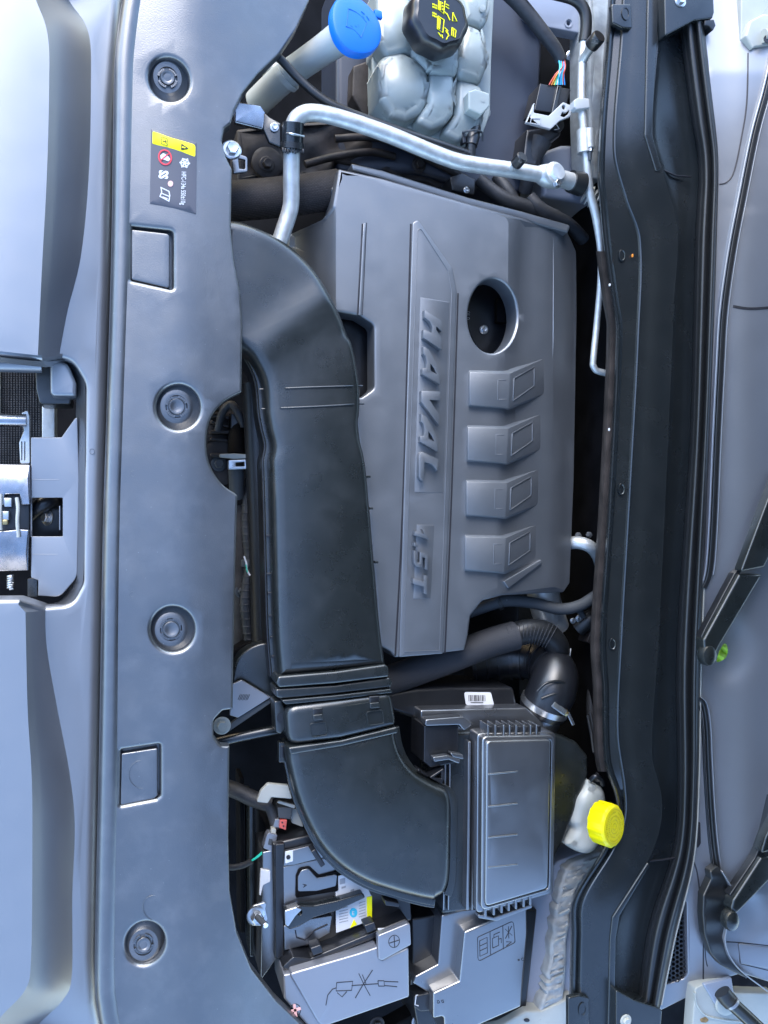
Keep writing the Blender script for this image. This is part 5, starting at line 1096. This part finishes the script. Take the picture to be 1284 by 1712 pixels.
# connectors beside the battery
cb = thing('cream_bracket', 'cream painted steel bracket tucked against the elbow duct', 'bracket', P(460, 1330, -0.12))
slab('bracket_plate', rd([(429, 1341, 3), (436, 1322, 8), (448, 1310, 4), (482, 1313), (489, 1336), (454, 1333, 2), (448, 1343, 3)], 3), -0.06, M['cream'], cb, r=0.0012, depth=0.006)
slab('bracket_foot', rd([(462, 1342), (468, 1339), (496, 1347), (492, 1352)], 2), -0.075, M['cream'], cb, r=0.001, depth=0.004)
slab('bracket_post', rd([(484, 1352), (498, 1352), (508, 1384), (488, 1376)], 2), -0.09, M['cream'], cb, r=0.001, depth=0.02)
sc1 = thing('battery_sensor_plug', 'grey plug with red lock tab beside the cream bracket', 'connector', P(475, 1365, -0.12))
slab('plug_body', rd([(464, 1350), (490, 1350), (486, 1370), (466, 1368)], 2), -0.078, M['hose'], sc1, r=0.001, depth=0.02)
slab('plug_nose', rd([(460, 1370), (468, 1369), (470, 1384), (456, 1384)], 2), -0.08, M['cowlg'], sc1, r=0.001, depth=0.02)
slab('lock_tab', rd([(469, 1371), (480, 1371), (478, 1388), (467, 1384)], 1), -0.076, M['red'], sc1, r=0.0006, depth=0.01)
for x, y in ((472, 1375), (474, 1381)): lathe('tab_hole', [(0.0013, 0), (0.0013, 0.0004)], P(x, y, -0.0756), M['bprint'], sc1, n=10)
tube('plug_cable', [(462, 1385, -0.09), (452, 1352, -0.095), (440, 1345, -0.1), (420, 1335, -0.11), (395, 1320, -0.12)], 0.008, M['tape'], sc1)
gc = thing('small_grey_plug', 'narrow pale grey plug with green wires left of the battery', 'connector', P(450, 1400, -0.12))
slab('plug_body', rd([(446, 1396), (450, 1392), (464, 1396, 2), (460, 1420), (454, 1424), (440, 1418, 2)], 2), -0.07, M['cowlg'], gc, r=0.001, depth=0.014)
slab('plug_window', rd([(450, 1402), (456, 1404), (454, 1414), (448, 1412)], 1), -0.0692, M['hose'], gc, r=0.0004, depth=0.002)
slab('plug_collar', rd([(454, 1385), (462, 1386), (461, 1397), (453, 1395)], 2), -0.074, M['cream'], gc, r=0.001, depth=0.01)
for d in (0, 2.4): tube('green_wire', [(441, 1422 + d, -0.078), (431, 1431 + d * .8, -0.078), (421, 1438 + d * .6, -0.08)], 0.0011, M['w_gr'], gc, n=8)
tube('plug_cable', [(422, 1439, -0.08), (408, 1446, -0.085), (390, 1450, -0.09), (372, 1448, -0.1)], 0.0045, M['tape'], gc)
bs = thing('battery_tray_side', 'dark upright battery tray side with pale patches', 'tray', P(445, 1480, -0.2))
slab('tray_wall', rd([(439, 1425), (460, 1420), (464, 1600), (436, 1640)], 2), -0.07, M['boxlid'], bs, r=0.0015, depth=0.08)
slab('tray_post', rd([(460, 1412), (476, 1410), (474, 1600), (460, 1604)], 2), -0.055, M['black'], bs, r=0.0015, depth=0.09)
slab('white_patch', rd([(436, 1454), (452, 1456), (452, 1474, 3), (440, 1480), (436, 1498), (434, 1496)], 2), -0.066, M['wprint'], bs, r=0.0006, depth=0.006)
slab('tray_rail', rd([(416, 1330), (424, 1330), (424, 1600), (418, 1600)], 2), -0.12, M['duct'], bs, r=0.0015, depth=0.05)
slab('tray_rail', rd([(400, 1300), (408, 1300), (410, 1560), (402, 1560)], 2), -0.15, M['deep'], bs, r=0.0015, depth=0.05)
o = tube('front_loom', [(360, 1310, -0.14), (395, 1322, -0.12), (425, 1336, -0.11), (455, 1345, -0.1)], 0.012, M['tape'], None); tag(o, 'dark loom running from under the panel towards the cream bracket', 'wiring')

# ================================================================ brake reservoir and lower fender
br = thing('brake_reservoir', 'white brake fluid reservoir with a bright yellow ridged cap', 'reservoir', P(985, 1370, -0.1))
slab('reservoir_body', cr([(985, 1304), (1000, 1312), (1016, 1322), (1021, 1345), (1016, 1385), (1008, 1418), (992, 1432), (972, 1430), (950, 1418), (946, 1408), (960, 1390), (956, 1372), (966, 1340), (978, 1318)], 5, True), lambda x, y: -0.03 + 0.0035 * math.sin(x * .11) * math.sin(y * .09), M['white'], br, r=0.014, depth=0.05, grid=9, seg=7, smooth=60)
ax = Vector((0.36, 0.02, 0.93)).normalized(); cc = P(1027, 1382, 0.042)
cap = lathe('reservoir_cap', [(0.0255, -0.030), (0.0262, -0.028), (0.0262, -0.004), (0.0245, -0.001), (0.0235, 0.0), (0.018, 0.0005), (0.0, 0.0005)], cc, M['yellow'], br, ax=ax, n=96, sy=1.2, wob=lambda t, h: 1 + (0.035 * (1 if math.sin(t * 14) > 0.2 else 0) if h < -0.003 else 0))
cu_, cv_, ca_ = basis(ax)
def ringt(r, wd): return tube_geo([cc + cu_ * (r * math.cos(t)) + cv_ * (1.2 * r * math.sin(t)) + ca_ * 0.0006 for t in [2 * math.pi * i / 36 for i in range(37)]], wd, n=6, sub=1, caps=False)
mb = MB().add(*ringt(0.021, 0.0004)).add(*ringt(0.0085, 0.0005)).add(*ringt(0.004, 0.0005)); mb.build('cap_ring', M['yelld'], cap, 40)
mb = MB()
for rr, nn in ((0.0178, 44), (0.0130, 32)):
    for i in range(nn):
        if random.random() < 0.2: continue
        t = 2 * math.pi * i / nn; c = cc + cu_ * (rr * math.cos(t)) + cv_ * (1.2 * rr * math.sin(t)) + ca_ * 0.0006
        rad = (cu_ * math.cos(t) + cv_ * math.sin(t)); tan = (cv_ * math.cos(t) - cu_ * math.sin(t))
        mb.add(*box_geo(c, rad * random.choice((0.0012, 0.0015, 0.0009)), tan * random.choice((0.0004, 0.0007)), ca_ * 0.0003))
mb.build('cap_print', M['yelld'], cap, 0)
tube('reservoir_clip', [(988, 1304, -0.035), (996, 1298, -0.028), (1006, 1304, -0.03), (1008, 1312, -0.034)], 0.004, M['black'], br)
lf = slab('lower_fender', rd([(880, 1500), (905, 1470), (930, 1440), (985, 1420), (1030, 1410), (990, 1480), (968, 1540), (962, 1740), (868, 1740), (874, 1640)], 10), lambda x, y: -0.10 + 0.0001 * (x - 900), M['body'], None, r=0.004, depth=0.1, grid=30)
tag(lf, 'pale blue-grey painted inner fender in the lower right corner', 'body panel')
sb = slab('sealer_strip', [(p[0] + 1.6 * math.sin(p[1] * .5), p[1]) for p in cr([(1000, 1425), (975, 1435), (950, 1448), (938, 1475), (928, 1520), (922, 1570), (914, 1630), (908, 1670), (890, 1735), (938, 1735), (944, 1660), (950, 1590), (956, 1530), (966, 1490), (984, 1462), (1012, 1428)], 6, True)], lambda x, y: -0.078 + 0.0060 * noise.noise((x * .03, (y + x * .35) * .26, 1.0)) + 0.0022 * noise.noise((x * .1, y * .12, 5.0)), M['seal'], None, r=0.005, depth=0.03, grid=3.2, seg=4, smooth=70)
tag(sb, 'thick wrinkled pale sealer strip running down the lower fender', 'sealer')
o = slab('fender_shelf', rd([(800, 1735), (880, 1690), (905, 1690), (960, 1665), (985, 1735)], 3), -0.075, M['cream'], None, r=0.003, depth=0.03, grid=20); tag(o, 'pale crumpled metal shelf at the bottom edge', 'body panel')
o = slab('washer_jet_hole', ell(881, 1706, 5, 3, 16), -0.0735, M['bprint'], o, r=0.0003, depth=0.001)
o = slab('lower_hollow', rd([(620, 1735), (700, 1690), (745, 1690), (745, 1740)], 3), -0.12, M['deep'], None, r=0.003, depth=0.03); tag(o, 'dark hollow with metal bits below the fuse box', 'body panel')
bolt('hollow_bolt', P(702, 1708, -0.11), (0, 0, 1), 0.014, M['cowlg'], o); bolt('hollow_bolt', P(630, 1712, -0.12), (0, 0, 1), 0.012, M['soil'], o)
# ================================================================ cowl beam and bulb seal
cA = [(-60, 1026, .03), (49, 1022, .03), (196, 1010, .03), (294, 1006, .03), (327, 1009, .03), (400, 1016, .03), (500, 1029, .03), (549, 1036, .03), (842, 1023, .03), (1070, 1009, .03), (1150, 1013, .03), (1272, 1017, .03), (1329, 1035, .03), (1365, 1038, .03), (1422, 1014, .03), (1504, 965, .03), (1560, 962, .03), (1740, 958, .03)]
cB = [(-60, 1046, .034), (54, 1042, .034), (249, 1029, .034), (330, 1048, .034), (399, 1071, .034), (560, 1068, .034), (804, 1055, .034), (1070, 1040, .034), (1225, 1034, .034), (1315, 1046, .034), (1365, 1047, .034), (1415, 1030, .034), (1504, 978, .034), (1560, 974, .034), (1740, 970, .034)]
cC = [(-60, 1104, .04), (36, 1103, .04), (222, 1091, .04), (284, 1107, .04), (383, 1132, .04), (500, 1127, .04), (800, 1114, .04), (1070, 1101, .04), (1261, 1090, .04), (1332, 1106, .04), (1386, 1103, .04), (1440, 1083, .04), (1529, 1035, .04), (1570, 1026, .04), (1740, 1020, .04)]
cD = [(-60, 1130, .036), (59, 1138, .036), (196, 1156, .036), (278, 1168, .036), (392, 1163, .036), (556, 1159, .036), (728, 1154, .036), (1100, 1131, .036), (1315, 1133, .036), (1422, 1125, .036), (1547, 1085, .036), (1672, 1067, .036), (1740, 1060, .036)]
cE = [(-60, 1165, .042), (42, 1177, .042), (141, 1189, .042), (255, 1202, .042), (327, 1202, .042), (540, 1195, .042), (800, 1184, .042), (1100, 1171, .042), (1315, 1167, .042), (1440, 1158, .042), (1565, 1128, .042), (1687, 1103, .042), (1740, 1094, .042)]
cw = thing('cowl_beam', 'long dark painted cowl beam running down beside the engine cover', 'cowl', P(1080, 850, -0.05))
prof_ = [off(cA, -8, -.06), off(cA, -6, -.008), off(cA, -3.4, -.001), off(cA, -1.5, .0012), off(cA, 1.5, .0008), off(cA, 5, -.003), off(cB, -5, -.004), off(cB, -2.2, -.0012), off(cB, 0, 0), off(cB, 2.5, -.0003), mixc(cB, cC, .3, .0012), mixc(cB, cC, .7, .0014), off(cC, -3, -.0004), off(cC, 0, 0), off(cC, 2, -.002), off(cC, 7, -.007), mixc(cC, cD, .6, -.010), off(cD, -6, -.012), off(cD, 8, -.014)]
obj('beam_panel', *strip_geo(prof_, -60, 1740, 150), M['cowl'], cw, 24)
fi = obj('firewall_insulation', *strip_geo([off(cA, -22, -.075), off(cA, -19, -.04), off(cA, -15, -.030), off(cA, -8, -.029), off(cA, -4, -.03)], 420, 1290, 90), M['soil'], None, 60)
tag(fi, 'brownish insulation edge showing under the left side of the cowl beam', 'insulation')
# raised channels at both ends
for ch in ([(1084, -40), (1082, 36), (1078, 226), (1097, 287), (1107, 283), (1091, 222), (1101, 36), (1103, -40)], [(1083, 1442), (1024, 1534), (1020, 1570), (1016, 1730), (1028, 1730), (1031, 1570), (1037, 1532), (1088, 1446)]):
    slab('pressed_channel', rd(ch, 6), lambda x, y: 0.0425, M['cowl'], cw, r=0.002, depth=0.008, grid=40)
for (x0, y0) in ((1108, 283), (1086, 1440)): slab('panel_joint', line([(x0, y0), (x0 + 22, y0 + (10 if y0 < 500 else -2)), (x0 + 48, y0 + (12 if y0 < 500 else -6))], 1.6), lambda x, y: 0.0365, M['bprint'], cw, r=0.0003, depth=0.003)
for (x, y) in ((1040, 427), (1039, 818), (1024, 1077)):
    lathe('plug_rim', [(0.0075, 0.0), (0.0072, 0.0012), (0.006, 0.0014), (0.0052, 0.0004), (0, 0.0004)], P(x, y, 0.0305), M['cowl'], cw, n=22, sx=0.72, sy=1.25)
slab('orange_mark', ell(1058, 427, 1.3, 2.8, 12), 0.033, M['w_or'], cw, r=0.0002, depth=0.002)
for (x, y) in ((1020, 476), (1019, 718)): slab('pale_fleck', ell(x, y, 1.3, 2.4, 10), 0.03, M['wprint'], cw, r=0.0002, depth=0.002)
for (q, bx, by) in (([(1022, 6, 4), (1056, 6, 4), (1058, 48, 4), (1040, 46), (1024, 38, 4)], 1046, 22), ([(950, 1668), (968, 1664, 4), (986, 1668, 4), (986, 1735), (950, 1735)], 974, 1688)):
    pl_ = slab('end_plate', rd(q, 4), 0.042, M['cowl'], cw, r=0.002, depth=0.006)
    lathe('plate_eye', [(0.0085, 0.0), (0.0085, 0.0012), (0.006, 0.0012), (0.0052, -0.002), (0, -0.002)], P(bx, by, 0.0425), M['cowl'], pl_, n=22, sx=.8, sy=1.25)
for q in ([(1110, -40), (1192, -40), (1195, 20, 6), (1192, 30), (1160, 34), (1112, 60)], [(1030, 1655), (1060, 1672), (1102, 1686), (1108, 1690), (1104, 1740), (1030, 1740)]): slab('end_cap', rd(q, 3), 0.060, M['cowl'], cw, r=0.002, depth=0.03)
bolt('cap_bolt', P(1137, 2, 0.060), (0, 0, 1), 0.0095, M['steel'], cw); bolt('cap_bolt', P(1046, 1706, 0.060), (0, 0, 1), 0.009, M['cream'], cw)
sl_ = thing('bulb_seal', 'long black rubber double bulb seal between cowl beam and windscreen trim', 'seal', P(1165, 850, 0.0))
pr = []
N_ = 22
for i in range(N_ + 1):
    t = i / N_
    # low step, then two bulbs
    h = -0.012 + 0.010 * min(1, t / .12)
    if t > .22:
        u = (t - .22) / .78
        if u < .52: h += 0.013 * math.sqrt(max(0, 1 - ((u - .26) / .27) ** 2))
        else: h += 0.017 * math.sqrt(max(0, 1 - ((u - .76) / .25) ** 2))
    pr.append(mixc(cD, cE, t, h, 40))
pr.append(off(pr[-1], 0.5, -.03))
obj('seal_bulb', *strip_geo(pr, -60, 1720, 150), M['rubber'], sl_, 50)
obj('seal_edge', *tube_geo([P(lerp_curve(cE, y)[0] + 1.5, y, 0.046) for y in range(500, 1700, 20)], 0.0013, n=8, sub=2), M['cream'], sl_, 40)

# ================================================================ windscreen cowl trim
def crater(x, y, cx, cy, rx, d, sh=7): q = math.hypot(x - cx, y - cy) / rx; return -d / (1 + math.exp((q - 1) * sh * 2))
def wz(x, y):
    z = 0.046 + 0.00022 * (x - 1180)
    z += crater(x, y, 1208, 1086, 50, 0.006, 3.0) + crater(x, y, 1226, 1534, 46, 0.006, 3.0)
    z += 0.0025 * math.exp(-((x - 1250) / 30.0) ** 2) * (1 if 350 < y < 1500 else 0.6)
    if y > 1560: z -= 0.00008 * (y - 1560)
    if y < 120: z -= 0.0003 * (120 - y) * 0.4
    return z
tr = thing('windscreen_trim', 'grey plastic windscreen scuttle trim along the right edge', 'trim', P(1240, 850, 0.0))
vent1 = rd([(1148, 1500), (1150, 1628, 10), (1144, 1636), (1112, 1646, 4), (1118, 1612), (1130, 1574), (1140, 1530)], 3)
vent2 = rd([(1165, 1376), (1171, 1374), (1172, 1410, 4), (1166, 1420)], 2)
eL = [(lerp_curve(cE, y)[0] - 10, y) for y in range(-60, 1661, 40)]
tro = eL[::-1] + [(1360, -60), (1360, 1665), (1240, 1628), (1220, 1634), (1170, 1648), (1150, 1668), (1104, 1690)]
slab('trim_panel', tro, wz, M['cowlg'], tr, holes=[vent1], r=0.002, depth=0.02, grid=8, smooth=40)
# honeycomb grille in the vent
mb = MB()
def hexring(cx, cy, r_, zz):
    V = []; F = []
    for k in range(6):
        a = math.pi / 3 * k
        for rr in (r_, r_ * 0.74): V.append(P(cx + rr * math.cos(a), cy + rr * math.sin(a) , zz))
    n0 = len(V); V += [v - Vector((0, 0, 0.006)) for v in V]
    for k in range(6):
        a, b, c, d = 2 * k, 2 * k + 1, 2 * ((k + 1) % 6) + 1, 2 * ((k + 1) % 6); F += [(a, b, c, d), (b, b + n0, c + n0, c)]
    return V, F
for i in range(12):
    for j in range(26):
        x = 1106 + i * 6.6; y = 1494 + j * 7.6 + (3.8 if i % 2 else 0)
        if inside(x, y, vent1): mb.add(*hexring(x, y, 4.5, 0.03))
mb.build('vent_grille', M['black'], tr, 0, kind='stuff')
slab('vent_floor', vent1, 0.012, M['deep'], tr, r=0.0003, depth=0.004)
slab('small_vent', vent2, lambda x, y: wz(x, y) + 0.001, M['bprint'], tr, r=0.0004, depth=0.002)
for pts, wd in (([(1251, 88), (1249, 170), (1240, 230), (1228, 285), (1216, 304), (1203, 308)], 2.4), ([(1226, 512), (1256, 516), (1300, 513)], 4.5), ([(1160, 1440), (1166, 1460), (1171, 1500), (1176, 1560), (1176, 1646)], 2.2), ([(1178, 1560), (1180, 1600), (1183, 1616)], 1.5), ([(1202, 1575), (1235, 1576), (1290, 1582)], 1.5), ([(1240, 1612), (1290, 1624)], 1.2)):
    slab('trim_seam', line(cr(pts, 6), wd), lambda x, y: wz(x, y) + 0.0006, M['bprint'], tr, r=0.0002, depth=0.002, seg=1)
for y in (846, 863, 880, 897, 914): lathe('drain_hole', [(0.0034, 0), (0.0032, 0.0004)], P(1196 - (y - 846) * .05, y, wz(1196, y) + 0.0008), M['bprint'], tr, n=6)
slab('side_pocket', rd([(1235, 1577), (1300, 1585), (1300, 1622), (1238, 1612)], 3), lambda x, y: wz(x, y) + 0.002, M['cowlg'], tr, r=0.0015, depth=0.003)
s1 = thing('windscreen_gasket', 'slim black rubber gasket curving down the upper windscreen trim', 'gasket', P(1220, 550, 0.06))
gp = cr([(1300, 80), (1284, 150), (1264, 225), (1243, 330), (1226, 420), (1212, 520), (1206, 620), (1200, 740), (1194, 880), (1188, 955), (1178, 984)], 7)
slab('gasket_strip', line(gp, 9), lambda x, y: wz(x, y) + 0.004, M['rubber'], s1, r=0.0018, depth=0.006)
slab('gasket_lip', line([(x - 7.5, y) for x, y in gp], 4), lambda x, y: wz(x, y) + 0.0055, M['cowlg'], s1, r=0.0015, depth=0.006)
slab('gasket_edge', line([(x + 6.2, y) for x, y in gp[:-6]], 1.5), lambda x, y: wz(x, y) + 0.0045, M['cowlg'], s1, r=0.0006, depth=0.006)
s2 = thing('lower_gasket', 'black rubber channel gasket down the lower windscreen trim', 'gasket', P(1195, 1320, 0.06))
gp = cr([(1168, 1166), (1178, 1178), (1184, 1215), (1187, 1280), (1191, 1350), (1196, 1410), (1202, 1455)], 7)
slab('gasket_strip', line(gp, 6), lambda x, y: wz(x, y) + 0.005, M['rubber'], s2, r=0.0018, depth=0.006)
slab('gasket_strip', line([(x - 8, y + 4) for x, y in gp], 3), lambda x, y: wz(x, y) + 0.003, M['rubber'], s2, r=0.001, depth=0.006)
slab('gasket_edge', line([(x + 5, y) for x, y in gp], 1.6), lambda x, y: wz(x, y) + 0.0055, M['cowlg'], s2, r=0.0006, depth=0.006)
fp_ = thing('gasket_flap', 'black rubber flap folded at the foot of the lower gasket', 'gasket', P(1200, 1540, 0.06))
flap = rd([(1187, 1457), (1200, 1447), (1208, 1457), (1225, 1488), (1219, 1505), (1215, 1556), (1213, 1574), (1220, 1599), (1236, 1621), (1256, 1640), (1225, 1625), (1205, 1614), (1188, 1594), (1178, 1563), (1175, 1529), (1176, 1497), (1189, 1469)], 5)
slab('flap_sheet', flap, lambda x, y: 0.066 + 0.003 * math.sin(y * .16) * (1 if y < 1510 else .4), M['rubber'], fp_, r=0.0025, depth=0.012, grid=6)
slab('flap_edge', line(cr([(1208, 1457), (1225, 1488), (1219, 1506), (1215, 1556), (1213, 1574), (1221, 1600), (1242, 1626), (1290, 1662)], 6), 2.2), 0.0715, M['cowlg'], fp_, r=0.0008, depth=0.008)

# ---- wipers
def wiper(label, pivot, base, tip, blade, dome):
    wp = thing('wiper_arm', label, 'wiper', P(pivot[0], pivot[1], 0.06), 'windscreen wiper arms')
    slab('arm_base', rd(base, 8), lambda x, y: 0.088, M['cowlg'] if False else M['duct'], wp, r=0.004, depth=0.016, seg=5)
    slab('arm_shaft', rd(tip, 4), lambda x, y: 0.094, M['duct'], wp, r=0.003, depth=0.014, seg=4)
    slab('arm_underside', rd(blade, 2), lambda x, y: 0.080, M['black'], wp, r=0.0015, depth=0.012)
    lathe('pivot_cap', [(0.0125, -0.012), (0.0125, -0.002), (0.011, 0.002), (0.006, 0.0042), (0, 0.0048)], P(dome[0], dome[1], 0.088), M['duct'], wp, n=30, sy=1.25)
    return wp
wiper('black wiper arm on its pivot above a small green leaf', (1187, 1095), [(1176, 1070), (1236, 960, 2), (1277, 960, 3), (1205, 1080), (1196, 1098), (1178, 1092)], [(1238, 956), (1300, 790), (1360, 790), (1279, 948)], [(1172, 1066), (1178, 1052), (1228, 958), (1240, 950), (1300, 780), (1303, 795), (1244, 950), (1236, 962), (1180, 1070)], (1186, 1096))
wiper('black wiper arm at the lower right behind the rubber flap', (1221, 1540), [(1226, 1505), (1272, 1434, 3), (1300, 1430), (1300, 1460), (1238, 1524), (1230, 1530), (1222, 1520)], [(1272, 1428), (1280, 1400), (1330, 1290), (1350, 1300), (1300, 1420)], [(1220, 1496), (1262, 1434), (1268, 1420), (1278, 1390), (1290, 1330), (1294, 1335), (1280, 1400), (1272, 1436), (1226, 1504)], (1224, 1540))
o = slab('green_leaf', cr([(1199, 1106), (1203, 1090), (1212, 1076), (1217, 1084), (1215, 1098), (1206, 1105)], 5, True), lambda x, y: wz(x, y) + 0.012 + 0.0025 * math.sin((x - y) * .3), M['leaf'], None, r=0.0004, depth=0.0008, grid=3); tag(o, 'small bright green leaf caught by the wiper pivot', 'leaf')

# ---- hinges
hg = thing('hinge_assembly', 'cream painted hood hinge with black gas strut in the bottom right corner', 'hinge', P(1225, 1680, 0.0))
slab('hinge_leaf', rd([(1162, 1652, 6), (1176, 1646), (1224, 1634, 3), (1228, 1660), (1300, 1662), (1300, 1740), (1156, 1740)], 5), 0.052, M['cream'], hg, r=0.002, depth=0.02, grid=30)
slab('hinge_plate', rd([(1176, 1646), (1224, 1634, 3), (1227, 1665), (1215, 1690), (1200, 1686)], 3), 0.056, M['body'], hg, r=0.0015, depth=0.004)
slab('hinge_rib', line(cr([(1163, 1660), (1166, 1680), (1180, 1698), (1205, 1705), (1245, 1710)], 6), 3), 0.0545, M['cream'], hg, r=0.0012, depth=0.004)
lathe('ball_seat', [(0.019, 0), (0.018, 0.004), (0.012, 0.006), (0.0, 0.006)], P(1213, 1676, 0.055), M['cream'], hg, n=30)
tube('strut_socket', [(1207, 1658, 0.075), (1214, 1668, 0.078), (1222, 1676, 0.082)], 0.0125, M['rubber'], hg, n=22)
tube('strut_collar', [(1222, 1675, 0.082), (1225, 1679, 0.083)], 0.0118, M['cowlg'], hg, n=22)
tube('strut_tube', [(1224, 1678, 0.083), (1250, 1702, 0.095), (1300, 1750, 0.12)], 0.0105, M['duct'], hg, n=22)
slab('rust_stain', rd([(1170, 1704), (1180, 1700), (1186, 1706), (1180, 1710), (1172, 1709)], 3), 0.0526, M['stain'], hg, r=0.0001, depth=0.0004)
hg2 = thing('hinge_assembly', 'cream painted hood hinge in the top right corner', 'hinge', P(1262, 40, 0.0))
slab('hinge_leaf', rd([(1240, -40), (1300, -40), (1300, 90), (1278, 92, 6), (1252, 82, 4), (1238, 66, 4)], 5), 0.056, M['cream'], hg2, r=0.002, depth=0.02)
slab('hinge_arm', rd([(1246, 60), (1254, 34, 10), (1278, 22), (1300, 26), (1300, 76), (1264, 78, 4), (1258, 82)], 5), 0.066, M['cream'], hg2, r=0.003, depth=0.01)
tube('hinge_pin', [(1276, 60, 0.07), (1300, 62, 0.07)], 0.010, M['cream'], hg2, n=20)
lathe('pin_bore', [(0.006, 0), (0.006, 0.001)], P(1282, 66, 0.0755), M['bprint'], hg2, n=18)
bolt('hinge_bolt', P(1270, 94, 0.05), (0, 0, 1), 0.007, M['cream'], hg2)
o = slab('corner_clip', rd([(1178, 34), (1194, 32), (1197, 42), (1192, 52), (1186, 44), (1178, 42)], 2), 0.058, M['black'], None, r=0.001, depth=0.02); tag(o, 'glossy black clip under the upper cowl end cap', 'clip')

# ---- raised hood, hinged at the right behind the camera's view: shades the rear of the bay
hx, hz_ = P(1290, 40, 0.06).x + 0.06, 0.13
ang = math.radians(51); L_ = 1.14
def hpt(s, y, d=0.0): return Vector((hx - math.cos(ang) * s + math.sin(ang) * d, y, hz_ + math.sin(ang) * s + math.cos(ang) * d))
hd_ = thing('raised_hood', 'raised hood panel standing open above the windscreen edge', 'hood', hpt(0, 0))
def hoodsheet(d, inset, m, name):
    V = []; F = []; n_ = 16
    for i in range(n_ + 1):
        s = inset + (L_ - 2 * inset) * i / n_; wdt = (0.72 - 0.12 * (i / n_) ** 3) - inset
        for j in range(n_ + 1):
            t = -1 + 2 * j / n_; V.append(hpt(s, wdt * t, d + 0.03 * (1 - t * t) - 0.02 * (i / n_) ** 2))
    for i in range(n_):
        for j in range(n_): a = i * (n_ + 1) + j; F.append((a, a + 1, a + n_ + 2, a + n_ + 1))
    return obj(name, V, F, m, hd_, 40)
hoodsheet(0.03, 0.0, M['body'], 'outer_skin'); hoodsheet(0.0, 0.06, M['black'], 'insulation_liner'); hoodsheet(0.012, 0.01, M['bodyd'], 'inner_frame')
